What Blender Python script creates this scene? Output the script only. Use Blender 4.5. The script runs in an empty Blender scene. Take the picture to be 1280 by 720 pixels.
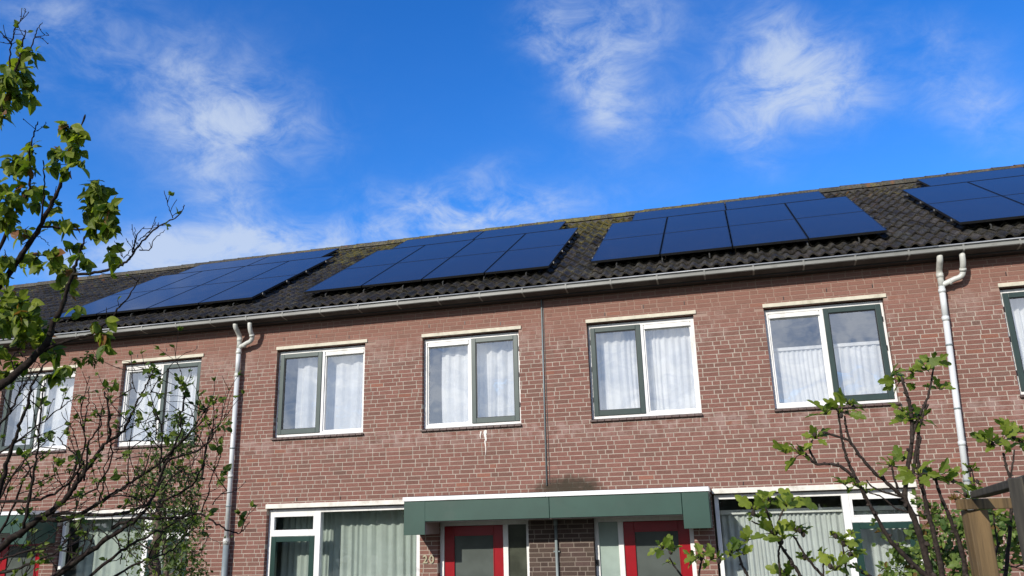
import bpy, math, random
import numpy as np
from mathutils import Vector, Matrix
random.seed(7)
PI = math.pi
S = bpy.context.scene
COL = S.collection

# ------------------------------------------------------------------ camera
CF = Vector((-0.24493492, 0.92922663, 0.27666725))
CR = Vector((0.96472565, 0.26198601, -0.02584108))
CU = Vector((0.09649517, -0.2605786, 0.96061828))
CP = Vector((2.50211, -11.83259, 2.20402))
FPX = 1015.44
cd = bpy.data.cameras.new('camera'); cam = bpy.data.objects.new('camera', cd); COL.objects.link(cam)
cam.matrix_world = Matrix(((CR.x, CU.x, -CF.x, CP.x), (CR.y, CU.y, -CF.y, CP.y), (CR.z, CU.z, -CF.z, CP.z), (0, 0, 0, 1)))
cd.sensor_width = 36.0; cd.lens = FPX/1280*36; cd.clip_start = 0.05; cd.clip_end = 2000
S.camera = cam
S.render.resolution_x = 1024; S.render.resolution_y = 576

# ------------------------------------------------------------------ exposure, sun, sky
S.view_settings.view_transform = 'Standard'; S.view_settings.look = 'None'
S.view_settings.exposure = -0.08; S.view_settings.gamma = 1.0; S.view_settings.use_curve_mapping = False
SUN_DIR = Vector((0.40, 1.0, -0.555)).normalized()          # the way the light travels
sd = bpy.data.lights.new('sun', 'SUN'); sd.energy = 5.0; sd.angle = math.radians(0.5); sd.color = (1.0, 0.945, 0.85)
sun = bpy.data.objects.new('sun', sd); COL.objects.link(sun); sun.location = (-10, -25, 20)
sun.rotation_euler = SUN_DIR.to_track_quat('-Z', 'Y').to_euler()
TO_SUN = -SUN_DIR
SKY_STRENGTH = 0.10

def N(nt, typ, **kw):
    n = nt.nodes.new(typ)
    for k, v in kw.items():
        if k.startswith('i_'):
            key = k[2:]
            key = int(key) if key.isdigit() else key.replace('_', ' ')
            n.inputs[key].default_value = v
        else: setattr(n, k, v)
    return n
def L(nt, a, b): nt.links.new(a, b)
def M(nt, op, a, b=None, c=None, clamp=False):
    n = nt.nodes.new('ShaderNodeMath'); n.operation = op; n.use_clamp = clamp
    for i, v in enumerate((a, b, c)):
        if v is None: continue
        if isinstance(v, (int, float)): n.inputs[i].default_value = v
        else: nt.links.new(v, n.inputs[i])
    return n.outputs[0]
def MIX(nt, fac, a, b, blend='MIX'):
    n = nt.nodes.new('ShaderNodeMix'); n.data_type = 'RGBA'; n.blend_type = blend
    for s, v in ((n.inputs[0], fac), (n.inputs[6], a), (n.inputs[7], b)):
        if isinstance(v, (int, float)): s.default_value = v
        elif isinstance(v, tuple): s.default_value = v if len(v) == 4 else (*v, 1)
        else: nt.links.new(v, s)
    return n.outputs[2]
def SM(nt, v, a, b, lo=0.0, hi=1.0):
    n = nt.nodes.new('ShaderNodeMapRange'); n.interpolation_type = 'SMOOTHSTEP'
    n.inputs[1].default_value = a; n.inputs[2].default_value = b; n.inputs[3].default_value = lo; n.inputs[4].default_value = hi
    nt.links.new(v, n.inputs[0]); return n.outputs[0]

W = bpy.data.worlds.new('World'); S.world = W; W.use_nodes = True
nt = W.node_tree; nt.nodes.clear()
sky = N(nt, 'ShaderNodeTexSky', sky_type='NISHITA', sun_disc=False)
sky.sun_elevation = math.asin(TO_SUN.z)
sky.sun_rotation = math.atan2(TO_SUN.x, TO_SUN.y)
sky.air_density = 1.0; sky.dust_density = 0.35; sky.ozone_density = 2.2; sky.altitude = 0
hsv = N(nt, 'ShaderNodeHueSaturation', i_Saturation=1.37, i_Value=1.0, i_Hue=0.505)
L(nt, sky.outputs[0], hsv.inputs['Color'])
gain = MIX(nt, 1.0, hsv.outputs[0], (1.35, 1.8, 2.35), 'MULTIPLY')
tc = N(nt, 'ShaderNodeTexCoord')
nrm = N(nt, 'ShaderNodeVectorMath', operation='NORMALIZE'); L(nt, tc.outputs['Generated'], nrm.inputs[0])
DV = nrm.outputs[0]
# wind-drawn noise for the clouds
mp = N(nt, 'ShaderNodeMapping'); mp.inputs['Rotation'].default_value = (0.3, 0.5, 0.6); mp.inputs['Scale'].default_value = (2.6, 2.6, 3.6)
L(nt, DV, mp.inputs[0])
n1 = N(nt, 'ShaderNodeTexNoise', i_Scale=1.6, i_Detail=9.0, i_Roughness=0.56, i_Distortion=0.45); L(nt, mp.outputs[0], n1.inputs['Vector'])
mp2 = N(nt, 'ShaderNodeMapping'); mp2.inputs['Rotation'].default_value = (0.2, -0.9, 0.4); mp2.inputs['Scale'].default_value = (3.0, 3.0, 5.0)
L(nt, DV, mp2.inputs[0])
n2 = N(nt, 'ShaderNodeTexNoise', i_Scale=5.5, i_Detail=11.0, i_Roughness=0.66, i_Distortion=0.45); L(nt, mp2.outputs[0], n2.inputs['Vector'])
wisp = M(nt, 'ADD', M(nt, 'MULTIPLY', M(nt, 'SUBTRACT', n1.outputs[0], 0.5), 2.2), M(nt, 'MULTIPLY', M(nt, 'SUBTRACT', n2.outputs[0], 0.5), 2.5))
def pdir(px, py):
    return (CF + CR*((px-640)/FPX) + CU*((360-py)/FPX)).normalized()
def cloud(c, ax, ra, rb, amp):
    """a soft elongated patch of cloud: centre direction, long-axis direction, half sizes in radians"""
    c = c.normalized(); a = (ax - c*ax.dot(c)).normalized(); b = c.cross(a)
    da = N(nt, 'ShaderNodeVectorMath', operation='DOT_PRODUCT'); L(nt, DV, da.inputs[0]); da.inputs[1].default_value = a
    db = N(nt, 'ShaderNodeVectorMath', operation='DOT_PRODUCT'); L(nt, DV, db.inputs[0]); db.inputs[1].default_value = b
    dc = N(nt, 'ShaderNodeVectorMath', operation='DOT_PRODUCT'); L(nt, DV, dc.inputs[0]); dc.inputs[1].default_value = c
    u = M(nt, 'MULTIPLY', da.outputs['Value'], 1/ra); v = M(nt, 'MULTIPLY', db.outputs['Value'], 1/rb)
    r2 = M(nt, 'ADD', M(nt, 'MULTIPLY', u, u), M(nt, 'MULTIPLY', v, v))
    e = M(nt, 'EXPONENT', M(nt, 'MULTIPLY', r2, -1.0))
    f = M(nt, 'MULTIPLY', e, M(nt, 'GREATER_THAN', dc.outputs['Value'], 0.0))
    return M(nt, 'MULTIPLY', f, amp)
def pc(x0, y0, x1, y1, wide, amp):
    p, q = pdir(x0, y0), pdir(x1, y1)
    return cloud((p+q), q-p, (q-p).length/2, wide/FPX, amp)
blobs = [pc(60, 60, 520, 200, 150, .16), pc(640, 120, 1200, 160, 120, .16), pc(150, 20, 310, 250, 72, .56), pc(230, 90, 415, 180, 52, .52), pc(240, 180, 330, 310, 40, .5), pc(-20, 0, 140, 70, 62, .62), pc(180, 150, 410, 170, 30, .30),
         pc(430, 292, 720, 258, 34, 1.5), pc(420, 240, 620, 250, 22, .38), pc(40, 335, 330, 308, 32, 1.35), pc(280, 305, 460, 308, 24, .8),
         pc(690, -10, 790, 170, 52, .85), pc(740, 20, 860, 25, 40, .6), pc(640, 10, 710, 70, 34, .5), pc(730, 110, 780, 165, 24, .4),
         pc(930, 0, 1020, 130, 50, .85), pc(870, 130, 1090, 110, 42, .75), pc(1010, 60, 1100, 130, 34, .5), pc(900, 140, 970, 215, 28, .5),
         pc(1150, 85, 1290, 175, 40, .62), pc(1060, 20, 1260, 50, 34, .34), pc(540, 230, 660, 200, 20, .4),
         ]
south = [# clouds to the south, seen only in the window glass
         cloud(Vector((-.2, -1, .34)), Vector((1, 0, 0)), 1.5, .34, 1.35), cloud(Vector((-.35, -1, .10)), Vector((1, 0, 0)), .7, .12, .8), cloud(Vector((.55, -1, .30)), Vector((1, 0, .1)), .4, .10, .9),
         cloud(Vector((-.7, -1, .42)), Vector((1, 0, 0)), .5, .08, .8), cloud(Vector((-.1, -1, .24)), Vector((1, 0, .15)), .5, .05, .7),
         cloud(Vector((1.0, -.3, .3)), Vector((0, 1, 0)), .6, .12, .8), cloud(Vector((-1.0, -.2, .35)), Vector((0, 1, 0)), .6, .12, .8),
         cloud(Vector((0, -.6, 1.0)), Vector((1, 0, 0)), .5, .2, .5)]
acc = blobs[0]
for b in blobs[1:]: acc = M(nt, 'ADD', acc, b)
dens = M(nt, 'MULTIPLY', acc, M(nt, 'ADD', 0.80, wisp))
fac = SM(nt, dens, 0.0, 1.5)
fac = M(nt, 'MULTIPLY', fac, 0.80, clamp=True)
acc2 = south[0]
for b in south[1:]: acc2 = M(nt, 'ADD', acc2, b)
fac2 = M(nt, 'MULTIPLY', SM(nt, M(nt, 'MULTIPLY', acc2, M(nt, 'ADD', 0.85, wisp)), 0.0, 1.1), 0.94, clamp=True)
lit = MIX(nt, SM(nt, M(nt, 'ADD', M(nt, 'MULTIPLY', n1.outputs[0], .45), M(nt, 'MULTIPLY', n2.outputs[0], .55)), .40, .58), (3.4, 4.5, 6.8), (9.8, 10.2, 11))
cl = MIX(nt, fac2, MIX(nt, fac, gain, (6.6, 7.6, 9.2)), lit)
bg = N(nt, 'ShaderNodeBackground', i_Strength=SKY_STRENGTH); L(nt, cl, bg.inputs[0])
wo = N(nt, 'ShaderNodeOutputWorld'); L(nt, bg.outputs[0], wo.inputs[0])

# ------------------------------------------------------------------ materials
def newmat(name):
    m = bpy.data.materials.new(name); m.use_nodes = True
    nt = m.node_tree; b = nt.nodes['Principled BSDF']
    return m, nt, b
def noise(nt, scale, detail=4, rough=.55, vec=None, dist=0.0):
    n = N(nt, 'ShaderNodeTexNoise', i_Scale=scale, i_Detail=detail, i_Roughness=rough, i_Distortion=dist)
    if vec is None:
        g = N(nt, 'ShaderNodeNewGeometry'); vec = g.outputs['Position']
    L(nt, vec, n.inputs['Vector']); return n.outputs[0]
def mat(name, col, rough=.5, var=.12, scale=12, metal=0, bump=0, bscale=60, spec=.5, stretch=None, dirt=None):
    m, nt, b = newmat(name)
    g = N(nt, 'ShaderNodeNewGeometry'); vec = g.outputs['Position']
    if stretch:
        mp = N(nt, 'ShaderNodeMapping'); mp.inputs['Scale'].default_value = stretch; L(nt, vec, mp.inputs[0]); vec = mp.outputs[0]
    n = noise(nt, scale, vec=vec)
    lo = tuple(c*(1-var) for c in col); hi = tuple(min(1, c*(1+var)) for c in col)
    c = MIX(nt, SM(nt, n, .3, .7), lo, hi)
    if dirt:
        dn = noise(nt, dirt[2], 6, .65, vec=vec)
        c = MIX(nt, SM(nt, dn, .5, .72, 0, dirt[1]), c, dirt[0])
    L(nt, c, b.inputs['Base Color'])
    b.inputs['Roughness'].default_value = rough; b.inputs['Metallic'].default_value = metal
    b.inputs['Specular IOR Level'].default_value = spec
    if bump:
        bn = noise(nt, bscale, 6, .6, vec=vec)
        bp = N(nt, 'ShaderNodeBump', i_Strength=bump, i_Distance=.004); L(nt, bn, bp.inputs['Height']); L(nt, bp.outputs[0], b.inputs['Normal'])
    return m

def wall_mat(name, mortar):
    m, nt, b = newmat(name)
    g = N(nt, 'ShaderNodeNewGeometry'); P = g.outputs['Position']
    sp = N(nt, 'ShaderNodeSeparateXYZ'); L(nt, P, sp.inputs[0]); X, Z = sp.outputs[0], sp.outputs[2]
    fine = noise(nt, 90, 5, .7); mid = noise(nt, 7, 5, .6); big = noise(nt, 1.3, 4, .6)
    if mortar:
        c = MIX(nt, SM(nt, mid, .3, .7), (.34, .285, .235), (.44, .375, .315))
    else:
        a = N(nt, 'ShaderNodeAttribute', attribute_name='tint')
        c = MIX(nt, SM(nt, fine, .3, .75), MIX(nt, 1.0, a.outputs[0], (.74, .74, .74), 'MULTIPLY'), MIX(nt, 1.0, a.outputs[0], (1.2, 1.2, 1.2), 'MULTIPLY'))
    # the upper courses are weathered: pinker joints and a pale bloom
    top = SM(nt, M(nt, 'ADD', Z, M(nt, 'MULTIPLY', mid, .5)), 4.95, 5.25)
    c = MIX(nt, M(nt, 'MULTIPLY', top, .72 if mortar else .35), c, (.27, .155, .120) if mortar else (.27, .145, .11))
    band = M(nt, 'MULTIPLY', SM(nt, Z, 4.45, 4.8), SM(nt, Z, 4.95, 5.2, 1, 0))
    bl = M(nt, 'MULTIPLY', band, SM(nt, M(nt, 'ADD', M(nt, 'MULTIPLY', mid, .6), M(nt, 'MULTIPLY', big, .55)), .5, .72))
    c = MIX(nt, M(nt, 'MULTIPLY', M(nt, 'MULTIPLY', bl, SM(nt, fine, .35, .6, .4, 1)), .5), c, (.40, .31, .27))
    under = M(nt, 'MULTIPLY', SM(nt, Z, 3.2, 3.52), SM(nt, Z, 3.57, 3.62, 1, 0))
    c = MIX(nt, M(nt, 'MULTIPLY', under, M(nt, 'MULTIPLY', SM(nt, mid, .4, .62), .45)), c, (.38, .28, .25))
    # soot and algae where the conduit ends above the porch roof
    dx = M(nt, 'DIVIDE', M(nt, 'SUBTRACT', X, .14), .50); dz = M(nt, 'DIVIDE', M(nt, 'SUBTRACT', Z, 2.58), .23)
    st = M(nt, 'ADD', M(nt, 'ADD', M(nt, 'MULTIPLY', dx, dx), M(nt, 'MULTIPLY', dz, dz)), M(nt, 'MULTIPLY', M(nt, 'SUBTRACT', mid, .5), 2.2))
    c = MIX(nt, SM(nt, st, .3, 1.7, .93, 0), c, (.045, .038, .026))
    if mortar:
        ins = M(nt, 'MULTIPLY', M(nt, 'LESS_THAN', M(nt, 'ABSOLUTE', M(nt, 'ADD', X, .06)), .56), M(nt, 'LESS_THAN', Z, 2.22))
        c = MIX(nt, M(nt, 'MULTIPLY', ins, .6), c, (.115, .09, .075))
    # faint soiling
    c = MIX(nt, SM(nt, big, .55, .8, 0, .28), c, (.12, .085, .07))
    L(nt, c, b.inputs['Base Color']); b.inputs['Roughness'].default_value = .9; b.inputs['Specular IOR Level'].default_value = .2
    bp = N(nt, 'ShaderNodeBump', i_Strength=.7, i_Distance=.004); L(nt, fine, bp.inputs['Height']); L(nt, bp.outputs[0], b.inputs['Normal'])
    return m

def tile_mat(ridge=False):
    m, nt, b = newmat('mossy_ridge_tile' if ridge else 'concrete_roof_tile')
    g = N(nt, 'ShaderNodeNewGeometry'); sp = N(nt, 'ShaderNodeSeparateXYZ'); L(nt, g.outputs['Position'], sp.inputs[0])
    X, Y = sp.outputs[0], sp.outputs[1]
    a = N(nt, 'ShaderNodeAttribute', attribute_name='tint')
    n = noise(nt, 28, 6, .7); n3 = noise(nt, 110, 4, .7); mid = noise(nt, 3.2, 5, .6)
    c = MIX(nt, SM(nt, n, .35, .7), *(((.03, .027, .022), (.105, .096, .075)) if ridge else ((.010, .009, .008), (.054, .047, .038))))
    c = MIX(nt, 1.0, c, a.outputs[0], 'MULTIPLY')
    # pale lichen spots
    c = MIX(nt, SM(nt, M(nt, 'ADD', n3, M(nt, 'MULTIPLY', mid, .35)), .72, .84, 0, .7), c, (.22, .195, .15))
    # yellow-green moss, thicker towards the ridge; the far left roof has less
    reg = M(nt, 'ADD', SM(nt, Y, .6, 4.3, -.03, .16), SM(nt, X, -9.0, -3.5, -.12, 0))
    reg = M(nt, 'ADD', reg, SM(nt, X, 1.0, 5.0, .02, -.09))
    mv = M(nt, 'ADD', M(nt, 'ADD', M(nt, 'MULTIPLY', n, .55), M(nt, 'MULTIPLY', mid, .55)), reg)
    c = MIX(nt, SM(nt, mv, .68 if ridge else .61, .80, 0, .85), c, MIX(nt, SM(nt, n3, .4, .6), (.06, .055, .014), (.25, .21, .045)))
    o = M(nt, 'MULTIPLY', SM(nt, noise(nt, 6, 3, .5), .6, .72), SM(nt, Y, 2.2, 4.2))
    c = MIX(nt, M(nt, 'MULTIPLY', o, .6), c, (.20, .085, .03))
    L(nt, c, b.inputs['Base Color']); b.inputs['Roughness'].default_value = .68; b.inputs['Specular IOR Level'].default_value = .28
    bp = N(nt, 'ShaderNodeBump', i_Strength=.9, i_Distance=.006); L(nt, n, bp.inputs['Height']); L(nt, bp.outputs[0], b.inputs['Normal'])
    return m

def glass_mat(name, tint=(.93, .97, .95), refl=2.0, rough=0.0, wob=.012):
    m = bpy.data.materials.new(name); m.use_nodes = True; nt = m.node_tree; nt.nodes.clear()
    g = N(nt, 'ShaderNodeNewGeometry')
    n = noise(nt, 1.7, 2, .5, vec=g.outputs['Position'])
    bp = N(nt, 'ShaderNodeBump', i_Strength=.35, i_Distance=wob); L(nt, n, bp.inputs['Height'])
    dt = N(nt, 'ShaderNodeVectorMath', operation='DOT_PRODUCT'); L(nt, g.outputs['Incoming'], dt.inputs[0]); L(nt, g.outputs['Normal'], dt.inputs[1])
    sch = M(nt, 'ADD', .04*refl, M(nt, 'MULTIPLY', M(nt, 'POWER', M(nt, 'SUBTRACT', 1.0, M(nt, 'ABSOLUTE', dt.outputs['Value'])), 5.0), 1-.04*refl))
    f = M(nt, 'MULTIPLY', sch, M(nt, 'SUBTRACT', 1.0, g.outputs['Backfacing']), clamp=True)      # only the outer face mirrors
    t = N(nt, 'ShaderNodeBsdfTransparent'); t.inputs[0].default_value = (*tint, 1)
    gl = N(nt, 'ShaderNodeBsdfGlossy', i_Roughness=rough); gl.inputs[0].default_value = (.95, .97, 1, 1); L(nt, bp.outputs[0], gl.inputs['Normal'])
    mx = N(nt, 'ShaderNodeMixShader'); L(nt, f, mx.inputs[0]); L(nt, t.outputs[0], mx.inputs[1]); L(nt, gl.outputs[0], mx.inputs[2])
    o = N(nt, 'ShaderNodeOutputMaterial'); L(nt, mx.outputs[0], o.inputs[0])
    return m

def panel_mat():
    m, nt, b = newmat('solar_glass')
    tc = N(nt, 'ShaderNodeTexCoord'); sp = N(nt, 'ShaderNodeSeparateXYZ'); L(nt, tc.outputs['Object'], sp.inputs[0])
    def lines(s, pitch, w):
        fr = M(nt, 'FRACT', M(nt, 'ADD', M(nt, 'DIVIDE', s, pitch), 50.0)); return M(nt, 'LESS_THAN', M(nt, 'ABSOLUTE', M(nt, 'SUBTRACT', fr, .5)), w)
    ln = M(nt, 'MAXIMUM', lines(sp.outputs[0], .171, .012), lines(sp.outputs[1], .171, .012))
    c = MIX(nt, ln, (.020, .015, .014), (.028, .023, .023))
    d = noise(nt, 2.5, 5, .65)
    c = MIX(nt, SM(nt, d, .5, .8, 0, .10), c, (.09, .09, .09))
    L(nt, c, b.inputs['Base Color'])
    b.inputs['IOR'].default_value = 1.5; b.inputs['Specular IOR Level'].default_value = .42
    L(nt, SM(nt, d, .3, .8, .05, .13), b.inputs['Roughness'])
    n = noise(nt, 1.2, 2, .5); bp = N(nt, 'ShaderNodeBump', i_Strength=.25, i_Distance=.01); L(nt, n, bp.inputs['Height']); L(nt, bp.outputs[0], b.inputs['Normal'])
    return m

def fabric_mat(name, col, trans=.35):
    m = bpy.data.materials.new(name); m.use_nodes = True; nt = m.node_tree; nt.nodes.clear()
    w = noise(nt, 5, 4, .6)
    c = MIX(nt, SM(nt, w, .3, .7), tuple(x*.9 for x in col), col)
    d = N(nt, 'ShaderNodeBsdfDiffuse'); L(nt, c, d.inputs[0])
    t = N(nt, 'ShaderNodeBsdfTranslucent'); L(nt, c, t.inputs[0])
    mx = N(nt, 'ShaderNodeMixShader', i_0=trans); L(nt, d.outputs[0], mx.inputs[1]); L(nt, t.outputs[0], mx.inputs[2])
    o = N(nt, 'ShaderNodeOutputMaterial'); L(nt, mx.outputs[0], o.inputs[0]); return m

def leaf_mat(name, dark, light, red=None, trans=.35):
    m = bpy.data.materials.new(name); m.use_nodes = True; nt = m.node_tree; nt.nodes.clear()
    a = N(nt, 'ShaderNodeAttribute', attribute_name='tint'); sp = N(nt, 'ShaderNodeSeparateColor'); L(nt, a.outputs[0], sp.inputs[0])
    c = MIX(nt, sp.outputs[0], dark, light)
    if red: c = MIX(nt, M(nt, 'GREATER_THAN', sp.outputs[1], .965), c, red)
    # paler midrib and veins
    c = MIX(nt, M(nt, 'MULTIPLY', SM(nt, sp.outputs[2], .0, .16, 1, 0), .35), c, tuple(min(1, x*2.1) for x in light))
    n = noise(nt, 60, 4, .6); c = MIX(nt, SM(nt, n, .3, .7, 0, .3), c, tuple(x*.55 for x in dark))
    p = N(nt, 'ShaderNodeBsdfPrincipled', i_Roughness=.5); L(nt, c, p.inputs['Base Color']); p.inputs['Specular IOR Level'].default_value = .28
    t = N(nt, 'ShaderNodeBsdfTranslucent'); L(nt, MIX(nt, 1.0, c, (1.5, 1.7, .7), 'MULTIPLY'), t.inputs[0])
    mx = N(nt, 'ShaderNodeMixShader', i_0=trans); L(nt, p.outputs[0], mx.inputs[1]); L(nt, t.outputs[0], mx.inputs[2])
    o = N(nt, 'ShaderNodeOutputMaterial'); L(nt, mx.outputs[0], o.inputs[0]); return m

def wood_mat(name, col, rot=(0, 0, 0)):
    m, nt, b = newmat(name)
    g = N(nt, 'ShaderNodeTexCoord'); mp = N(nt, 'ShaderNodeMapping'); mp.inputs['Scale'].default_value = (26, 26, 1.6); L(nt, g.outputs['Object'], mp.inputs[0])
    n = noise(nt, 1.0, 7, .65, vec=mp.outputs[0], dist=.6); n2 = noise(nt, 5, 4, .6)
    c = MIX(nt, SM(nt, n, .32, .68), tuple(x*.45 for x in col), tuple(x*1.25 for x in col))
    c = MIX(nt, SM(nt, n2, .5, .8, 0, .5), c, (.10, .085, .06))
    L(nt, c, b.inputs['Base Color']); b.inputs['Roughness'].default_value = .75
    bp = N(nt, 'ShaderNodeBump', i_Strength=.6, i_Distance=.003); L(nt, n, bp.inputs['Height']); L(nt, bp.outputs[0], b.inputs['Normal'])
    return m

MT = dict(
    brick=wall_mat('weathered_brick', False), mortar=wall_mat('sandy_mortar', True), tile=tile_mat(), ridge=tile_mat(True),
    white=mat('white_paint', (.78, .77, .75), .35, .05, 9, dirt=((.42, .40, .36), .5, 5), stretch=(1, 1, .35)),
    trim=mat('white_roof_trim', (.82, .82, .81), .35, .04, 7, dirt=((.5, .49, .46), .4, 4)),
    green=mat('grey_green_paint', (.062, .085, .078), .35, .08, 8), dark_green=mat('dark_green_paint', (.012, .04, .032), .3, .1, 8),
    slate_green=mat('slate_green_paint', (.026, .046, .041), .32, .1, 8),
    porch=mat('porch_green_panel', (.019, .060, .044), .45, .10, 2.2, dirt=((.04, .072, .056), .5, 2.0)),
    soffit=mat('porch_soffit_board', (.34, .27, .24), .7, .08, 6), red=mat('red_gloss_paint', (.27, .002, .008), .28, .06, 10),
    lintel=mat('cream_lintel', (.56, .52, .41), .6, .08, 10, dirt=((.30, .26, .18), .55, 6)),
    lintel_white=mat('white_lintel_strip', (.68, .65, .58), .6, .08, 10, dirt=((.36, .32, .25), .6, 6)),
    sill=mat('brown_sill_tile', (.085, .05, .042), .45, .25, 12), zinc=mat('aged_gutter_metal', (.21, .21, .19), .5, .25, 3, metal=.0, dirt=((.06, .055, .045), .75, 6), stretch=(.4, 1, 1)),
    zinc_pale=mat('gutter_bead', (.36, .37, .38), .4, .15, 6, metal=.2), pvc=mat('weathered_pvc', (.60, .62, .62), .4, .08, 4, dirt=((.40, .41, .38), .5, 5), stretch=(1, 1, .3)),
    pvc_warm=mat('weathered_elbow_pvc', (.56, .56, .52), .45, .08, 6, dirt=((.36, .35, .30), .6, 9)),
    steel=mat('grey_standpipe', (.20, .235, .24), .4, .08, 8), dark=mat('dark_board', (.03, .027, .025), .7, .2, 8), black=mat('black_anodised', (.012, .012, .013), .35, .1, 20),
    under_shade=mat('shade_toned_metal', (.055, .05, .045), .8, .3, 4), clamp=mat('dull_clamp_metal', (.07, .07, .068), .5, .2, 20), alu=mat('aluminium_rail', (.16, .16, .16), .4, .1, 20, metal=.6), solar=panel_mat(),
    glass=glass_mat('window_glass', tint=(.985, .99, .99), refl=9.0), glass_low=glass_mat('ground_floor_glass', tint=(.94, .96, .95), refl=3.2), frosted=mat('obscure_door_glass', (.085, .098, .09), .10, .12, 3, bump=.25, bscale=24),
    frost_pale=mat('pale_side_glass', (.30, .37, .33), .12, .1, 3, bump=.2, bscale=24), frost_dark=mat('dark_side_glass', (.055, .06, .045), .10, .3, 4, bump=.2, bscale=24),
    sheer=fabric_mat('sheer_curtain', (.93, .94, .95), .15), curtain=fabric_mat('lined_curtain', (.52, .57, .53), .15), slat=fabric_mat('vertical_blind', (.66, .68, .67), .15),
    room=mat('room_paint', (.30, .29, .27), .9), ceiling=mat('ceiling_paint', (.36, .35, .32), .9), brass=mat('pale_brass', (.42, .38, .26), .35, .15, 60, metal=.5),
    stain=mat('lime_streak', (.74, .70, .64), .8, .08, 40), bark=mat('dark_bark', (.018, .012, .010), .85, .45, 60, bump=.8, bscale=150, dirt=((.05, .052, .035), .6, 40), spec=.2),
    fig_bark=mat('fig_bark', (.036, .026, .022), .8, .4, 70, bump=.7, bscale=160, dirt=((.10, .085, .072), .5, 50), spec=.25),
    pale_bark=mat('peeling_bark', (.13, .09, .07), .85, .6, 25, bump=.9, bscale=80, stretch=(3, 3, .7)),
    pear_leaf=leaf_mat('pear_leaf', (.05, .095, .010), (.27, .31, .035), (.24, .10, .04), .42),
    twig_leaf=leaf_mat('thicket_leaf', (.045, .08, .012), (.20, .25, .04), None, .35), small_leaf=leaf_mat('small_shrub_leaf', (.035, .07, .018), (.14, .19, .045), None, .3),
    fig_leaf=leaf_mat('fig_leaf', (.075, .125, .015), (.29, .34, .05), None, .42), rose_leaf=leaf_mat('rose_leaf', (.04, .085, .02), (.21, .28, .06), (.17, .10, .03), .35),
    green_fig=mat('green_fig', (.10, .17, .05), .5, .15, 60),
    wood=wood_mat('brown_timber', (.15, .095, .040)), old_wood=wood_mat('weathered_timber', (.06, .052, .038)),
    soil=mat('garden_soil', (.06, .045, .03), .95, .35, 3, bump=.8, bscale=20), paving=mat('brick_paving', (.075, .06, .05), .85, .15, 3, bump=.3), grass=mat('lawn', (.03, .05, .015), .9, .35, 5, bump=.8, bscale=60),
)

# ------------------------------------------------------------------ building blocks
ORG = {}
class MB:
    def __init__(s): s.v = []; s.f = []; s.c = []
    def add(s, vs, fs, col=None):
        o = len(s.v); s.v += [tuple(v) for v in vs]; s.f += [tuple(i+o for i in f) for f in fs]
        if col is not None: s.c += [col]*len(fs)
        return s
    def box(s, x0, x1, y0, y1, z0, z1, col=None):
        return s.add([(x0, y0, z0), (x1, y0, z0), (x1, y1, z0), (x0, y1, z0), (x0, y0, z1), (x1, y0, z1), (x1, y1, z1), (x0, y1, z1)],
                     [(0, 3, 2, 1), (4, 5, 6, 7), (0, 1, 5, 4), (1, 2, 6, 5), (2, 3, 7, 6), (3, 0, 4, 7)], col)
    def frame(s, x0, x1, z0, z1, y0, y1, l, r, b, t):
        """a rectangular picture-frame whose members butt at the corners"""
        s.box(x0, x0+l, y0, y1, z0, z1); s.box(x1-r, x1, y0, y1, z0, z1)
        s.box(x0+l, x1-r, y0, y1, z0, z0+b); s.box(x0+l, x1-r, y0, y1, z1-t, z1); return s
    def prism(s, prof, x0, x1):
        """profile of (y, z) swept along x, closed"""
        n = len(prof); vs = [(x0, y, z) for y, z in prof]+[(x1, y, z) for y, z in prof]
        fs = [(i, (i+1) % n, n+(i+1) % n, n+i) for i in range(n)]+[tuple(range(n))[::-1], tuple(range(n, 2*n))]
        return s.add(vs, fs)
    def tube(s, pts, rad, n=8, cap=True, col=None):
        pts = [Vector(p) for p in pts]; k = len(pts)
        if isinstance(rad, (int, float)): rad = [rad]*k
        t = (pts[1]-pts[0]).normalized(); ref = Vector((0, 0, 1)) if abs(t.z) < .9 else Vector((1, 0, 0))
        u = t.cross(ref).normalized(); vs = []
        for i in range(k):
            t = (pts[min(i+1, k-1)]-pts[max(i-1, 0)]).normalized()
            u = (u-t*u.dot(t)); u = u.normalized() if u.length > 1e-6 else t.orthogonal().normalized(); w = t.cross(u)
            for j in range(n):
                a = 2*PI*j/n; vs.append(pts[i]+(u*math.cos(a)+w*math.sin(a))*rad[i])
        fs = [(i*n+j, i*n+(j+1) % n, (i+1)*n+(j+1) % n, (i+1)*n+j) for i in range(k-1) for j in range(n)]
        if cap: fs += [tuple(range(n))[::-1], tuple(range((k-1)*n, k*n))]
        return s.add(vs, fs, col)
    def build(s, name, material, parent=None, smooth=False, bevel=0):
        me = bpy.data.meshes.new(name); V = np.array(s.v, float)
        lo, hi = V.min(0), V.max(0); org = Vector(((lo[0]+hi[0])/2, (lo[1]+hi[1])/2, lo[2]))
        V = V-np.array(org); me.from_pydata(V.tolist(), [], s.f); me.materials.append(MT[material] if isinstance(material, str) else material)
        if s.c:
            at = me.attributes.new('tint', 'FLOAT_COLOR', 'CORNER'); cnt = [len(f) for f in s.f]
            arr = np.repeat(np.array([(c if len(c) == 4 else (*c, 1)) for c in s.c], np.float32), cnt, axis=0); at.data.foreach_set('color', arr.ravel())
        if smooth: me.polygons.foreach_set('use_smooth', [True]*len(me.polygons))
        me.update(); o = bpy.data.objects.new(name, me); COL.objects.link(o); ORG[o.name] = org
        if parent: o.parent = parent; o.location = org-ORG[parent.name]
        else: o.location = org
        if bevel:
            bv = o.modifiers.new('edge', 'BEVEL'); bv.width = bevel; bv.segments = 2; bv.limit_method = 'ANGLE'
        return o
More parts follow.
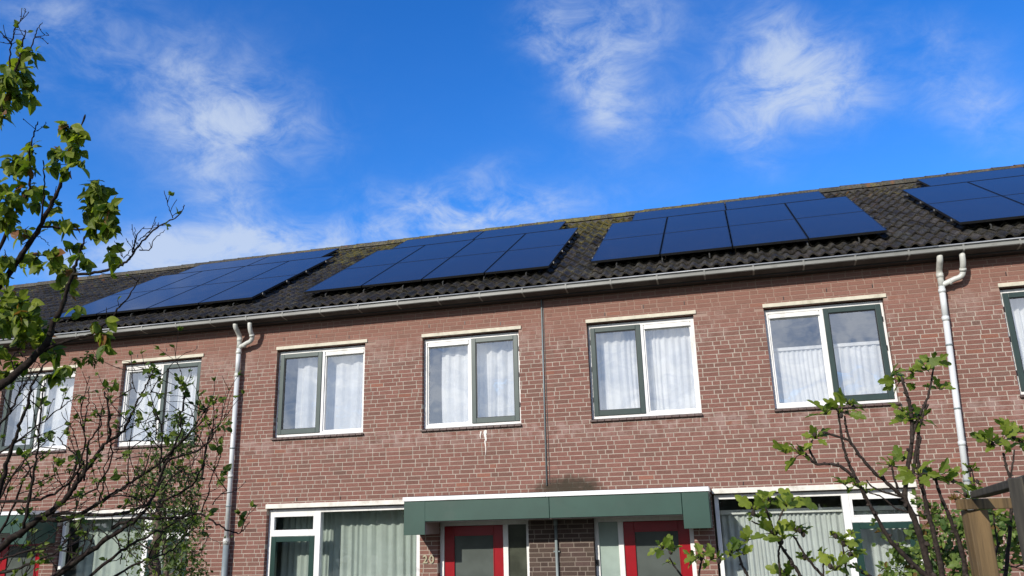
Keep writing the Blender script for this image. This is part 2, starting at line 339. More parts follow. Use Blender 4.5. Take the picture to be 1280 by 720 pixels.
def empty(name, loc, parent=None):
    o = bpy.data.objects.new(name, None); COL.objects.link(o); ORG[o.name] = Vector(loc); o.empty_display_size = .1
    if parent: o.parent = parent; o.location = Vector(loc)-ORG[parent.name]
    else: o.location = loc
    return o
def tag(o, label, cat, group=None, kind=None):
    if label: o['label'] = label
    if cat: o['category'] = cat
    if group: o['group'] = group
    if kind: o['kind'] = kind
    return o

# ------------------------------------------------------------------ ground
g = MB(); nx = 40
g.box(-400, 400, -400, 400, -.3, 0); tag(g.build('ground', 'grass'), None, None, kind='structure')
g = MB(); g.box(-60, 60, -1.4, -.004, -.05, .03); tag(g.build('path', 'paving'), None, None, kind='structure')
g = MB(); g.box(-60, 60, -6.0, -3.9, -.05, .02); tag(g.build('garden_bed', 'soil'), None, None, kind='structure')

# tree shapes added out of view behind the viewer, for the windows to reflect
rng = random.Random(5); tl = MB()
for i in range(2600):
    x = rng.uniform(-45, 45); h = 3.6+1.2*math.sin(x*.31)+1.1*math.sin(x*.83+1); c = Vector((x, -34+rng.uniform(-2, 2), h*rng.random()**.6))
    a, b = Vector((rng.uniform(-1, 1), rng.uniform(-1, 1), rng.uniform(-1, 1))).normalized()*rng.uniform(.5, 1.1), Vector((rng.uniform(-1, 1), rng.uniform(-1, 1), rng.uniform(-1, 1))).normalized()*rng.uniform(.5, 1.1)
    tl.add([c-a, c-b, c+a, c+b], [(0, 1, 2, 3)])
tag(tl.build('added_tree_belt', mat('added_foliage', (.03, .05, .018), .8, .3, 1.5)), None, None, kind='stuff')

# ------------------------------------------------------------------ the terrace
LU = 5.4117            # width of one house
EAVE_Z, SLOPE = 5.818, 0.5697
TH = math.atan(SLOPE); CT, ST = math.cos(TH), math.sin(TH)
RIDGE_Y = 4.36
COURSE = .0635

def house_openings(m):
    """openings of a house in its own frame: u runs from the party wall with the shared porch (0) to the drainpipe side (LU)"""
    return dict(w_in=(.532, 2.108, 3.60, 5.05), w_out=(3.10, 4.687, 3.60, 5.05), door=(.470, 1.855, 0, 2.24), gf=(2.135, 4.716, .35, 2.50))
def ux(base, sgn, u): return base+sgn*u
def span(base, sgn, a, b):
    p, q = base+sgn*a, base+sgn*b; return (min(p, q), max(p, q))

def cut(rect, holes):
    out = [rect]
    for hx0, hx1, hz0, hz1 in holes:
        nxt = []
        for (x0, x1, z0, z1) in out:
            if x1 <= hx0 or x0 >= hx1 or z1 <= hz0+.004 or z0 >= hz1-.004: nxt.append((x0, x1, z0, z1)); continue
            if hz0 > z0+.03: nxt.append((x0, x1, z0, hz0)); continue
            if hz1 < z1-.012 and hz1 > z0:
                nxt.append((x0, x1, hz1, z1)); continue
            if x0 < hx0: nxt.append((x0, hx0, z0, z1))
            if x1 > hx1: nxt.append((hx1, x1, z0, z1))
        out = nxt
    return [r for r in out if r[1]-r[0] > .006 and r[3]-r[2] > .01]

def brick_wall(x0, x1, holes, brown, root, seed):
    rng = random.Random(seed); b = MB(); z = 0.0; top = 5.49; row = 0
    while z < top:
        z1 = min(z+COURSE-.0115, top); x = x0-(rng.random()*.3); last = 0; jit = 0
        while x < x1:
            w = .21 if (last < 3 and rng.random() < .76) else .10
            last = last+1 if w > .15 else 0
            a, c = max(x, x0), min(x+w, x1)
            if c-a > .006:
                for (ra, rb, rc, rd) in cut((a, c, z, z1), holes):
                    mx = (ra+rb)/2
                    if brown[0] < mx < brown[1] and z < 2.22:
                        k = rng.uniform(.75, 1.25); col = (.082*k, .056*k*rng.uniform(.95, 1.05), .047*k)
                    else:
                        k = rng.gauss(1, .065); t = rng.random()
                        col = (.216*k, .105*k, .083*k) if t < .62 else ((.202*k, .105*k, .083*k) if t < .96 else (.185*k, .101*k, .080*k))
                        if t > .985: col = (.25*k, .110*k, .078*k)
                    dy = rng.uniform(-.0012, .0012); dz = rng.uniform(-.0012, .0012)
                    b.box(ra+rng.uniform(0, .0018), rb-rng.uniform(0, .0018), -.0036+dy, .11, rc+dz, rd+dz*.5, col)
            x += w+.0115
        z += COURSE; row += 1
    bo = b.build('brickwork', 'brick', root)
    # mortar bed and the solid wall behind the bricks
    m = MB(); e = .004
    hs = [(a-e, c+e, d-e, f+e) for a, c, d, f in holes]
    xs = sorted({x0, x1}|{h[0] for h in hs}|{h[1] for h in hs}); zs = sorted({0.0, 5.49}|{h[2] for h in hs if h[2] > 0}|{h[3] for h in hs})
    inside = lambda x, z: any(h[0] < x < h[1] and h[2] < z < h[3] for h in hs)
    for i in range(len(xs)-1):
        for j in range(len(zs)-1):
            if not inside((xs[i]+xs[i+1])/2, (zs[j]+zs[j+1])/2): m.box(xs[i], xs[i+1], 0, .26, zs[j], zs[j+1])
    return m.build('wall', 'mortar', root), bo

def pleats(x0, x1, z0, z1, y, amp, wl, seed, name, material, lab, lean=0.0, cat='curtain'):
    rng = random.Random(seed); n = max(8, int((x1-x0)/.012)); m = MB(); ph = 0; xs = []; ys = []; ys2 = []
    w = wl; acc = rng.random()*6; acc2 = rng.random()*6
    for i in range(n+1):
        acc += 2*PI*((x1-x0)/n)/w; w += rng.uniform(-.02, .02); w = min(max(w, wl*.45), wl*2.3); acc2 += .13*rng.random()
        s = math.sin(acc); xs.append(x0+(x1-x0)*i/n); ys.append(y+amp*(s+.35*math.sin(2.3*acc+1))*(.55+.45*math.sin(acc2))); ys2.append(y+amp*.6*(s+.2*math.sin(3.1*acc)))
    rows = 10
    vs = []
    for j in range(rows+1):
        t = j/rows; z = z0+(z1-z0)*t
        for i in range(n+1):
            sway = .02*math.sin(3*t+xs[i]*2.1)*(1-t)
            vs.append((xs[i]+sway, ys[i]*(1-t)+ys2[i]*t, z))
    k = n+1
    m.add(vs, [(j*k+i, j*k+i+1, (j+1)*k+i+1, (j+1)*k+i) for j in range(rows) for i in range(n)])
    o = m.build(name, material, smooth=True); tag(o, lab, cat, 'curtains behind the windows'); return o

def pane(x0, x1, z0, z1, y, parent, material='glass', name='pane'):
    m = MB(); m.box(x0, x1, y, y+.006, z0, z1); return m.build(name, material, parent)

def up_window(root, xa, xb, cas_left, paint, holes):
    """upper window: white frame, one painted casement, one fixed light with a vent grille"""
    zt, zb = 5.035, 3.622; yf = .075
    xm = xa+.80*(xb-xa)/1.576 if cas_left else xb-.80*(xb-xa)/1.576
    f = MB(); f.frame(xa, xb, zb, zt, yf, yf+.09, .05, .05, .055, .06)
    f.box(xm-.032, xm+.032, yf, yf+.09, zb+.055, zt-.06)
    fx0, fx1 = (xm+.032, xb-.05) if cas_left else (xa+.05, xm-.032)
    f.frame(fx0, fx1, zb+.055, zt-.06, yf+.02, yf+.07, .022, .022, .022, .012)
    w = f.build('window', 'white', root, bevel=.004)
    pane(fx0+.02, fx1-.02, zb+.075, zt-.13, yf+.045, w)
    gr = MB(); gr.box(fx0+.01, fx1-.01, yf+.006, yf+.06, zt-.108, zt-.062); gr.box(fx0+.01, fx1-.01, yf-.012, yf+.05, zt-.128, zt-.113)
    gr.box(fx0+.02, fx1-.02, yf+.03, yf+.06, zt-.146, zt-.13); gr.build('vent_grille', 'white', w, bevel=.003)
    cx0, cx1 = (xa+.036, xm-.012) if cas_left else (xm+.012, xb-.036)
    c = MB(); c.frame(cx0, cx1, zb+.042, zt-.048, yf-.018, yf+.05, .07, .07, .075, .07)
    cw = c.build('casement', paint, w, bevel=.005)
    pane(cx0+.068, cx1-.068, zb+.11, zt-.115, yf+.015, w)
    gk = MB(); gk.frame(cx0+.07, cx1-.07, zb+.117, zt-.118, yf-.004, yf+.012, .01, .01, .01, .01); gk.build('glazing_bead', 'black', w)
    hx = cx0-.012 if cas_left else cx1-.002
    for hz in (zb+.25, zt-.3, (zb+zt)/2): hg = MB(); hg.box(hx, hx+.014, yf-.012, yf+.012, hz, hz+.07); hg.build('hinge', 'black', w)
    l = MB(); l.prism([(-.022, 5.055), (-.022, 5.108), (.02, 5.115), (.10, 5.10), (.10, 5.055)], xa-.012, xb+.045); l.build('lintel', 'lintel', w, bevel=.004)
    s = MB(); x = xa-.015
    while x < xb+.01:
        q = min(x+.105, xb+.02); s.prism([(-.045, 3.572), (-.045, 3.598), (.10, 3.622), (.10, 3.575)], x, q-.004); x += .107
    s.build('sill', 'sill', w, bevel=.003)
    return w

def gf_window(root, base, sgn):
    """ground floor window: wide fixed pane by the porch, narrow top light over a dark green casement"""
    xa, xb = span(base, sgn, 2.165, 4.716); zt, zb = 2.490, .45; yf = .075
    X = lambda a, b: span(base, sgn, a, b)
    f = MB(); f.frame(xa, xb, zb, zt, yf, yf+.09, .055, .055, .06, .062)
    m0, m1 = X(3.81, 3.90); f.box(m0, m1, yf-.012, yf+.09, zb+.06, zt-.062)
    t0, t1 = X(3.90, 4.661); f.box(t0, t1, yf-.006, yf+.09, 2.080, 2.150)
    f.frame(t0, t1, 2.15, 2.428, yf-.004, yf+.05, .04, .04, .025, .055)
    w = f.build('window', 'white', root, bevel=.004)
    p0, p1 = X(2.22, 3.81); pane(p0, p1, zb+.05, zt-.05, yf+.04, w, 'glass_low')
    p0, p1 = X(3.93, 4.63); pane(p0, p1, 2.16, 2.39, yf+.03, w, 'glass_low')
    c0, c1 = X(3.905, 4.656); c = MB(); c.frame(c0, c1, zb+.065, 2.076, yf-.012, yf+.05, .085, .085, .09, .08); c.build('casement', 'dark_green', w, bevel=.005)
    pane(c0+.08, c1-.08, zb+.15, 2.0, yf+.02, w, 'glass_low')
    a, b = X(2.150, 4.735); l = MB(); l.box(a, b, -.024, .10, 2.503, 2.572); l.build('lintel', 'lintel_white', w, bevel=.005)
    a, b = X(2.13, 4.73); s = MB(); s.prism([(-.06, .36), (-.06, .40), (.09, .45), (.09, .36)], a, b); s.build('sill', 'sill', w)
    return w

def front_door(root, base, sgn, pale):
    X = lambda a, b: span(base, sgn, a, b); yf = .10
    a, b = X(.470, 1.853); f = MB(); f.frame(a, b, .03, 2.235, yf, yf+.09, .06, .06, .05, .065)
    a, b = X(.805, .880); f.box(a, b, yf, yf+.09, .08, 2.17)
    # door stop inside the frame
    fr = f
    a, b = X(.876, 1.797)
    w = fr.build('door_frame', 'white', root, bevel=.005)
    lf = MB(); lf.frame(a+.004, b-.004, .085, 2.166, yf+.025, yf+.07, .15, .15, .35, .135)
    door = lf.build('door', 'red', w, bevel=.006)
    pg = MB(); pg.box(a+.150, b-.150, yf+.042, yf+.052, .42, 2.04); pg.build('door_glass', 'frosted', w)
    bd = MB(); bd.frame(a+.148, b-.148, .425, 2.037, yf+.018, yf+.03, .012, .012, .012, .012); bd.build('glazing_bead', 'red', w)
    a, b = X(.528, .807); pg = MB(); pg.box(a, b, yf+.03, yf+.04, .09, 2.165); pg.build('side_light', pale, w)
    hx = base+sgn*(1.0 if sgn > 0 else 1.72)
    h = MB(); h.box(hx-.012, hx+.012, yf, yf+.026, 1.05, 1.25); h.tube([(hx, yf+.01, 1.2), (hx, yf-.05, 1.2), (hx+.11, yf-.05, 1.2)], .009); h.build('door_handle', 'alu', w)
    return w

def roof_tiles(x0, x1, root, seed):
    rng = random.Random(seed); m = MB(); nr = 33; pw = (x1-x0)/nr; gauge = .3355; nc = 16; seg = 7; s_start = -.345
    prof = [math.sin(PI*(i/seg))**1.0 for i in range(seg+1)]
    def pt(x, s, h): return (x, s*CT-h*ST, EAVE_Z+s*ST+h*CT)
    for c in range(nc):
        s0 = s_start+c*gauge; s1 = s0+gauge+.05
        for r in range(nr):
            xa = x0+r*pw; j = rng.uniform(-.008, .008); k = rng.uniform(.5, 1.5); w = rng.uniform(.92, 1.08)
            tl = rng.uniform(-.003, .004); sj = rng.uniform(-.012, .012); col = (k, k*w, k*w*.98)
            vs = []
            for i in range(seg+1):
                t = i/seg; x = xa+pw*t
                # S-shaped pan: a round roll at the left and a shallow pan at the right
                h = (.038*math.sin(PI*min(1, t/.62)) if t < .62 else -.010*math.sin(PI*(t-.62)/.38))
                top0 = h+.032+j+tl*t; top1 = h-.004+j
                vs += [pt(x, s0+sj, top0-.026), pt(x, s0+sj, top0), pt(x, (s0+s1)/2, (top0+top1)/2+.001), pt(x, s1, top1)]
            fs = []
            for i in range(seg):
                a = i*4; b = a+4
                for q in range(3): fs.append((a+q, b+q, b+q+1, a+q+1))
            m.add(vs, fs, col)
    roof = m.build('roof', 'tile', root, smooth=False)
    # boarding below the tiles so that no light leaks in, front and back slopes
    d = MB(); z0 = EAVE_Z-.05
    d.add([(x0, -.27, z0-.27*SLOPE), (x1, -.27, z0-.27*SLOPE), (x1, RIDGE_Y, z0+RIDGE_Y*SLOPE), (x0, RIDGE_Y, z0+RIDGE_Y*SLOPE),
           (x0, 2*RIDGE_Y+.27, z0-.27*SLOPE), (x1, 2*RIDGE_Y+.27, z0-.27*SLOPE)], [(0, 1, 2, 3), (3, 2, 5, 4)])
    d.prism([(RIDGE_Y-.10, z0+RIDGE_Y*SLOPE-.06), (RIDGE_Y-.075, z0+RIDGE_Y*SLOPE+.075), (RIDGE_Y+.075, z0+RIDGE_Y*SLOPE+.075), (RIDGE_Y+.10, z0+RIDGE_Y*SLOPE-.06)], x0, x1); o = d.build('roof_boarding', 'dark', roof)
    # half-round ridge caps, each a little proud of the last
    rb = MB(); n = 14; w = (x1-x0)/n
    for i in range(n):
        xa = x0+i*w; xb = xa+w+.045; kk = rng.uniform(.7, 1.3); lift = rng.uniform(-.004, .006)
        vs = []
        for e, (x, rr) in enumerate(((xa, .112), (xa+.04, .106), (xb, .097))):
            for q in range(9):
                an = PI*(-.08+1.16*q/8); vs.append((x, RIDGE_Y-rr*1.05*math.cos(an), EAVE_Z+RIDGE_Y*SLOPE+.044+lift+rr*.92*math.sin(an)))
        fs = [(e*9+q, (e+1)*9+q, (e+1)*9+q+1, e*9+q+1) for e in range(2) for q in range(8)]+[tuple(range(9))]
        rb.add(vs, fs, (kk, kk, kk*.95))
    rb.build('ridge_cap', 'ridge', roof)
    return roof

def gutter(x0, x1, root, seed):
    rng = random.Random(seed)
    g = MB(); g.prism([(-.316, 5.606), (-.316, 5.590), (-.333, 5.582), (-.333, 5.546), (-.328, 5.536), (-.29, 5.528), (-.215, 5.515), (-.165, 5.510), (-.165, 5.60), (-.175, 5.60), (-.178, 5.53), (-.270, 5.54), (-.308, 5.56), (-.308, 5.606)], x0, x1)
    o = g.build('gutter', 'zinc', root)
    u = MB(); u.prism([(-.3325, 5.544), (-.3285, 5.533), (-.29, 5.5255), (-.215, 5.5125), (-.1645, 5.5078), (-.1645, 5.509), (-.215, 5.514), (-.29, 5.5272), (-.327, 5.5355), (-.331, 5.545)], x0, x1); u.build('gutter_underside_shade', 'under_shade', o)  # thin near-black sheet: the shade below the gutter put into its colour
    b = MB(); b.tube([(x0, -.335, 5.616), (x1, -.335, 5.616)], .0105, 8); b.build('gutter_bead', 'zinc_pale', o, smooth=True)
    x = x0+.30
    while x < x1:
        k = MB(); k.prism([(-.337, 5.61), (-.337, 5.543), (-.330, 5.530), (-.290, 5.522), (-.216, 5.509), (-.168, 5.5065), (-.168, 5.511), (-.215, 5.517), (-.28, 5.54), (-.326, 5.56), (-.326, 5.61)], x-.012, x+.012); x += .677; k.build('gutter_bracket', 'zinc', o)
    s = MB(); s.box(x0, x1, -.164, .26, 5.490, 5.506); s.box(x0, x1, -.160, -.14, 5.506, 5.68); s.build('eave_board', 'dark', o)
    return o

LABELS = {-3: 'brick terraced house at the far left edge, mostly a bare tiled roof behind branches',
          -2: 'brick terraced house left of the left drainpipe, largely behind the bare twigs',
          -1: 'brick terraced house numbered 20 with red door, between left drainpipe and grey conduit',
          0: 'brick terraced house between grey conduit and right drainpipe, behind the fig tree',
          1: 'brick terraced house right of the right drainpipe, cut off by the frame'}
CURT = []
for k in range(-3, 2):
    x0, x1 = k*LU, (k+1)*LU
    even = (k % 2 == 0)                     # porch side at x0 when even, at x1 when odd
    base, sgn = (x0, 1) if even else (x1, -1)
    root = empty('terraced_house', ((x0+x1)/2, 0, 0)); tag(root, LABELS[k], 'house', 'row of brick terraced houses')
    op = house_openings(0)
    holes = [span(base, sgn, a, b)+(c, d) for a, b, c, d in op.values()]
    br = span(base, sgn, -.1, .6)
    brick_wall(x0, x1, holes, br, root, 100+k)
    # weep holes above the openings
    for a, b in ((op['w_in'][0], op['w_in'][1]), (op['w_out'][0], op['w_out'][1])):
        for t in (.18, .55, .93):
            x = base+sgn*(a+(b-a)*t); z = COURSE*(81 if t < .5 else 82)+.002; wh = MB(); wh.box(x-.005, x+.005, -.0085, .02, z, z+.05); wh.build('weep_hole', 'black', root)
    for t in (.15, .5, .8): x = base+sgn*(2.2+2.5*t); wh = MB(); wh.box(x-.005, x+.005, -.0085, .02, COURSE*41, COURSE*41+.05); wh.build('weep_hole', 'black', root)
    # rest of the shell: party walls, back wall, floors, ceilings
    sh = MB(); sh.box(x0, x0+.1, .262, 8.46, 0, 5.49); sh.box(x1-.1, x1, .262, 8.46, 0, 5.49)
    sh.box(x0+.1, x1-.1, 3.9, 4.0, 0, 5.49); sh.box(x0, x1, 8.46, 8.72, 0, 5.55); sh.build('interior_wall', 'room', root)
    sl = MB(); sl.box(x0+.1, x1-.1, .262, 3.9, 2.585, 2.85); sl.box(x0+.1, x1-.1, .262, 3.9, 5.30, 5.45); sl.box(x0+.1, x1-.1, .262, 3.9, -.1, .05); sl.build('floor_slab', 'ceiling', root)
    wi = span(base, sgn, .532, 2.108); wo_ = span(base, sgn, 3.10, 4.687)
    paint_in = 'green'; paint_out = 'slate_green' if k >= 0 else 'green'
    if k >= 0: paint_in = 'slate_green'
    up_window(root, wi[0], wi[1], even, paint_in, holes)
    up_window(root, wo_[0], wo_[1], not even, paint_out, holes)
    gf_window(root, base, sgn)
    front_door(root, base, sgn, 'frost_pale' if k == 0 else 'frost_dark')
    roof_tiles(x0, x1, root, 200+k)
    gutter(x0, x1, root, 300+k)
    rr = random.Random(900+k)
    where = {-3: 'of the far left house', -2: 'of the house behind the bare twigs', -1: 'of house number 20', 0: 'of the house behind the fig tree', 1: 'of the house at the right edge'}[k]
    if k == 0:
        pleats(wi[0]+.03, wi[1]-.03, 3.55, 5.0, .27, .032, .12, 11, 'curtain', 'sheer', 'white sheer curtain in the upper window just right of the grey conduit')
        pleats(wo_[0]+.03, wo_[1]-.03, 3.55, 4.46, .30, .026, .13, 12, 'curtain', 'sheer', 'short white sheer curtain, gap above it, in window left of right drainpipe')
        a, b = span(base, sgn, 2.2, 4.7); pleats(a, b, .3, 2.22, .46, .036, .11, 13, 'curtain', 'slat', 'pale straight-folded ground floor curtain behind the fig tree')
        bx = MB(); bx.box(a-.02, b+.02, .40, .50, 2.225, 2.285); tag(bx.build('curtain_rail', 'white'), 'pale curtain rail above the straight-folded ground floor curtain behind the fig tree', 'curtain rail')
        bx = MB(); bx.box(wo_[0]+.02, wo_[1]-.02, .27, .33, 4.465, 4.51); tag(bx.build('curtain_rail', 'white'), 'thin curtain rail across the upper window nearest the right drainpipe', 'curtain rail')
    elif k == -1:
        c0 = wi[0]+.22; pleats(c0, wi[1]-.05, 3.55, 4.98, .28, .045, .19, 14, 'curtain', 'sheer', 'white sheer curtain in the upper window just left of the grey conduit')
        pleats(wo_[0]+.24, wo_[1]-.05, 3.55, 4.98, .28, .045, .19, 15, 'curtain', 'sheer', 'white sheer curtain behind the upper window just right of the left drainpipe')
        a, b = span(base, sgn, 2.2, 4.7); pleats(a, b, .3, 2.44, .46, .034, .15, 16, 'curtain', 'curtain', 'grey-green pleated curtain in the ground floor window left of the number 20')
    else:
        pleats(wi[0]+.1, wi[1]-.05, 3.55, 4.98, .28, .036, .16, 17+k, 'curtain', 'sheer', 'white sheer curtain in the upper window %s, porch side' % where)
        pleats(wo_[0]+.1, wo_[1]-.05, 3.55, 4.98, .28, .036, .16, 27+k, 'curtain', 'sheer', 'white sheer curtain in the upper window %s, drainpipe side' % where)
        a, b = span(base, sgn, 2.2, 4.7); pleats(a, b, .3, 2.44, .46, .034, .15, 37+k, 'curtain', 'curtain', 'grey-green pleated curtain in the ground floor window %s' % where)

# ------------------------------------------------------------------ porch roofs shared by two houses
def porch(cx, lab):
    root = empty('porch_roof', (cx, 0, 2.06)); tag(root, lab, 'porch roof', 'green porch roofs over the paired front doors')
    D = -.60; a, b = cx-2.155, cx+2.125
    m = MB(); m.box(a+.008, cx-.02, D, -.004, 2.243, 2.525); m.build('front_panel', 'porch', root, bevel=.003)
    m = MB(); m.box(cx-.014, b-.36, D+.001, -.004, 2.243, 2.525); m.build('front_panel', 'porch', root, bevel=.003)
    m = MB(); m.box(b-.354, b-.008, D+.002, -.004, 2.243, 2.525); m.build('front_panel', 'porch', root, bevel=.003)
    m = MB(); m.box(a+.010, a+.33, D-.004, D+.012, 2.062, 2.524); m.box(a+.006, a+.018, D+.014, -.004, 2.062, 2.524); m.build('end_block', 'porch', root, bevel=.003)
    m = MB(); m.box(b-.352, b-.010, D-.004, D+.012, 2.062, 2.524); m.box(b-.018, b-.006, D+.014, -.004, 2.062, 2.524); m.build('end_block', 'porch', root, bevel=.003)
    m = MB(); m.box(a+.02, a+.328, D+.014, -.004, 2.064, 2.24); m.build('soffit', 'soffit', root)
    m = MB(); m.box(b-.35, b-.02, D+.014, -.004, 2.064, 2.24); m.build('soffit', 'soffit', root)
    m = MB(); m.box(a+.33, b-.354, D+.03, -.004, 2.229, 2.240); m.build('soffit', 'soffit', root)
    m = MB(); m.box(a-.006, cx-.062, D-.022, .0, 2.5255, 2.583); m.box(cx-.060, b+.004, D-.022, .0, 2.5255, 2.5835); m.build('roof_trim', 'trim', root, bevel=.004)
    m = MB(); m.box(a+.01, b-.01, D+.01, -.006, 2.584, 2.590); m.build('roof_felt', 'dark', root)
porch(0.0, 'green porch roof with white trim over the red doors beside number 20')
porch(-2*LU, 'green porch roof with white trim at the lower left edge behind the twigs')
porch(2*LU, 'green porch roof with white trim beyond the right edge')

# ------------------------------------------------------------------ drainpipes
def arc(p0, p1, p2, n=6):
    p0, p1, p2 = Vector(p0), Vector(p1), Vector(p2); return [p0*(1-t)**2+p1*2*t*(1-t)+p2*t*t for t in [i/n for i in range(n+1)]]
def drainpipe(cx, xb, side_x, lab, seed):
    """main stack at cx (top) to xb (bottom), a second inlet at side_x joined by a branch"""
    root = empty('drainpipe', (xb, -.09, 0)); tag(root, lab, 'drainpipe', 'white drainpipes with forked tops')
    y = -.09; r = .040; zj = 5.12; zt = 5.27
    X = lambda z: xb+(cx-xb)*z/5.2
    m = MB(); m.tube([(X(2.0), y, 2.0), (X(4.66), y, 4.66)], r, 16); m.tube([(X(4.66), y, 4.66), (X(zj), y, zj)], r, 16); p = m.build('pipe', 'pvc', root, smooth=True)
    m = MB(); m.tube([(X(0), y, .03), (X(2.02), y, 2.02)], r+.008, 16); m.build('standpipe', 'steel' if cx < 0 else 'pvc', root, smooth=True)
    m = MB()
    for z, h, e in ((1.98, .09, .014), (3.0, .05, .007), (4.64, .06, .007), (5.03, .05, .007)): m.tube([(X(z), y, z), (X(z), y, z+h)], r+e, 16)
    m.build('socket', 'pvc' if cx > 0 else 'pvc_warm', root, smooth=True)
    # straight inlet with an offset bend towards the gutter
    m = MB(); m.tube([(X(zj), y, zj), (cx, y, 5.26)]+arc((cx, y, 5.28), (cx, y, 5.34), (cx, y-.07, 5.39))+arc((cx, y-.10, 5.42), (cx, y-.155, 5.45), (cx, y-.155, 5.51)), r, 16)
    m.tube([(cx, y, 5.24), (cx, y, 5.30)], r+.006, 16); m.build('inlet', 'pvc_warm', root, smooth=True)
    s = 1 if side_x > cx else -1
    m = MB(); m.tube([(cx, y, 5.13)]+[(cx+s*.03, y-.005, 5.145)]+arc((side_x-s*.10, y-.03, 5.20), (side_x, y-.045, 5.21), (side_x, y-.06, 5.30))+arc((side_x, y-.07, 5.32), (side_x, y-.155, 5.38), (side_x, y-.155, 5.51)), r-.003, 16)
    m.tube([(side_x, y-.061, 5.29), (side_x, y-.075, 5.325)], r+.004, 16)
    m.tube([(cx+s*.09, y-.012, 5.163), (cx+s*.12, y-.016, 5.172)], r+.004, 16)
    m.build('branch', 'pvc_warm', root, smooth=True)
    m = MB()
    for z in (.9, 2.55, 3.46, 4.3): m.tube([(X(z), y, z), (X(z), y, z+.022)], r+.006, 14); m.tube([(X(z), y+.03, z+.01), (X(z), .0, z+.01)], .008, 6)
    m.build('clamp', 'steel', root, smooth=True)
drainpipe(-5.360, -5.345, -5.085, 'white forked drainpipe left of house number 20, grey below', 1)
drainpipe(5.425, 5.20, 5.700, 'white forked drainpipe on the right, leaning slightly behind the fig leaves', 2)

# ------------------------------------------------------------------ conduit
r = empty('conduit', (-.165, -.012, 2.7)); tag(r, 'thin grey conduit running down the brick between the two middle upper windows', 'conduit')
m = MB(); m.tube([(-.150, -.017, 5.495), (-.172, -.017, 2.70)], .0115, 8); m.build('tube', 'steel', r, smooth=True)
m = MB(); m.box(-.130, -.1225, -.0105, -.004, 2.72, 5.49); m.build('expansion_joint', 'black', r)
r = empty('conduit', (-.0, -.05, 0.1)); tag(r, 'grey pipe on the dark brown brick between the two red doors', 'conduit')
m = MB(); m.tube([(-.060, -.035, .03), (-.060, -.035, 2.15)], .021, 12); m.tube([(-.060, -.035, 2.14), (-.060, -.035, 2.228)], .028, 12); m.build('tube', 'steel', r, smooth=True)
m = MB(); m.box(-.105, -.015, -.034, -.005, 1.78, 1.795); m.box(-.105, -.015, -.034, -.005, .8, .815); m.build('clamp', 'steel', r)

# ------------------------------------------------------------------ house number
def digit(txt, x, z, h, parent):
    cu = bpy.data.curves.new('digit', 'FONT'); cu.body = txt; cu.size = h*1.38; cu.extrude = .005; cu.offset = .003
    t = bpy.data.objects.new('tmp', cu); COL.objects.link(t); dg = bpy.context.evaluated_depsgraph_get(); dg.update()
    me = bpy.data.meshes.new_from_object(t.evaluated_get(dg)); bpy.data.objects.remove(t)
    o = bpy.data.objects.new('digit', me); COL.objects.link(o); me.materials.clear(); me.materials.append(MT['brass'])
    o.parent = parent; o.rotation_euler = (PI/2, 0, 0); o.location = Vector((x, -.014, z))-ORG[parent.name]
r = empty('house_number', (-2.0, -.01, 1.65)); tag(r, 'brass house number 20 on the brick pier beside the red door', 'house number')
digit('2', -2.085, 1.655, .115, r); digit('0', -1.985, 1.655, .115, r)
m = MB(); m.box(.478, .516, .080, .0985, 1.585, 1.665); m.box(.487, .507, .076, .0798, 1.63, 1.65); tag(m.build('doorbell', 'black', bevel=.004), 'small black doorbell on the white frame left of the right red door', 'doorbell')
# lime streak under the sill
def streak(prs, lab):
    m = MB()
    for (x, zt, zb, w, sd_) in prs:
        rg = random.Random(sd_); n = 14; Lx = []; Rx = []
        for i in range(n+1):
            t = i/n; ww = w*(1-.75*t**1.5)*(.75+.5*rg.random())*(.4 if i in (0, n) else 1); c = x+.006*math.sin(5*t+sd_)
            Lx.append((c-ww/2, zt+(zb-zt)*t)); Rx.append((c+ww/2, zt+(zb-zt)*t))
        vs = [(a, -.0105, b) for a, b in Lx]+[(a, -.0105, b) for a, b in Rx]+[(a, -.003, b) for a, b in Lx]+[(a, -.003, b) for a, b in Rx]; k = n+1
        fs = []
        for i in range(n): fs += [(i, i+1, k+i+1, k+i), (2*k+i, 2*k+i+1, i+1, i), (k+i, k+i+1, 3*k+i+1, 3*k+i)]
        m.add(vs, fs)
    tag(m.build('lime_streak', 'stain'), lab, 'stain')
streak([(-1.088, 3.545, 3.375, .052, 3), (-1.165, 3.53, 3.42, .022, 8), (-1.094, 3.395, 3.16, .016, 5)], 'white streak running down the bricks under the upper window left of the conduit')

# ------------------------------------------------------------------ solar panels
PZ = 6.003                                    # height of the glass plane above y = 0
def on_plane(x, s, h=0): return Vector((x, s*CT-h*ST, PZ+s*ST+h*CT))
def panel_proto(w, l):
    """solar panel lying in its local x/y plane, glass facing +z"""
    r = empty('solar_panel', (0, 0, 0))
    f = MB(); f.frame(-w/2, w/2, -l/2, l/2, -.035, 0, .012, .012, .012, .012)
    f.v = [(x, z, y) for x, y, z in f.v]; f.f = [tuple(reversed(q)) for q in f.f]; fo = f.build('frame', 'black', r)
    g = MB(); g.box(-w/2+.011, w/2-.011, -l/2+.011, l/2-.011, -.010, -.0015); go = g.build('solar_glass', 'solar', r)
    for o in (fo, go): o.location = ORG[o.name]
    return r
def place(proto, used, loc, lab):
    r = proto if not used else proto.copy()
    if used:
        COL.objects.link(r)
        for ch in proto.children:
            c = ch.copy(); COL.objects.link(c); c.parent = r
    r.location = loc; r.rotation_euler = (TH, 0, 0); tag(r, lab, 'solar panel', 'solar panels on the tiled roofs')
    return r
PW, PH = 1.052, 1.682
pp = panel_proto(PW, PH); pt_ = panel_proto(1.77, .945); up = ut = False
pitch = 1.0721; S0 = .113; HH = 3.3878
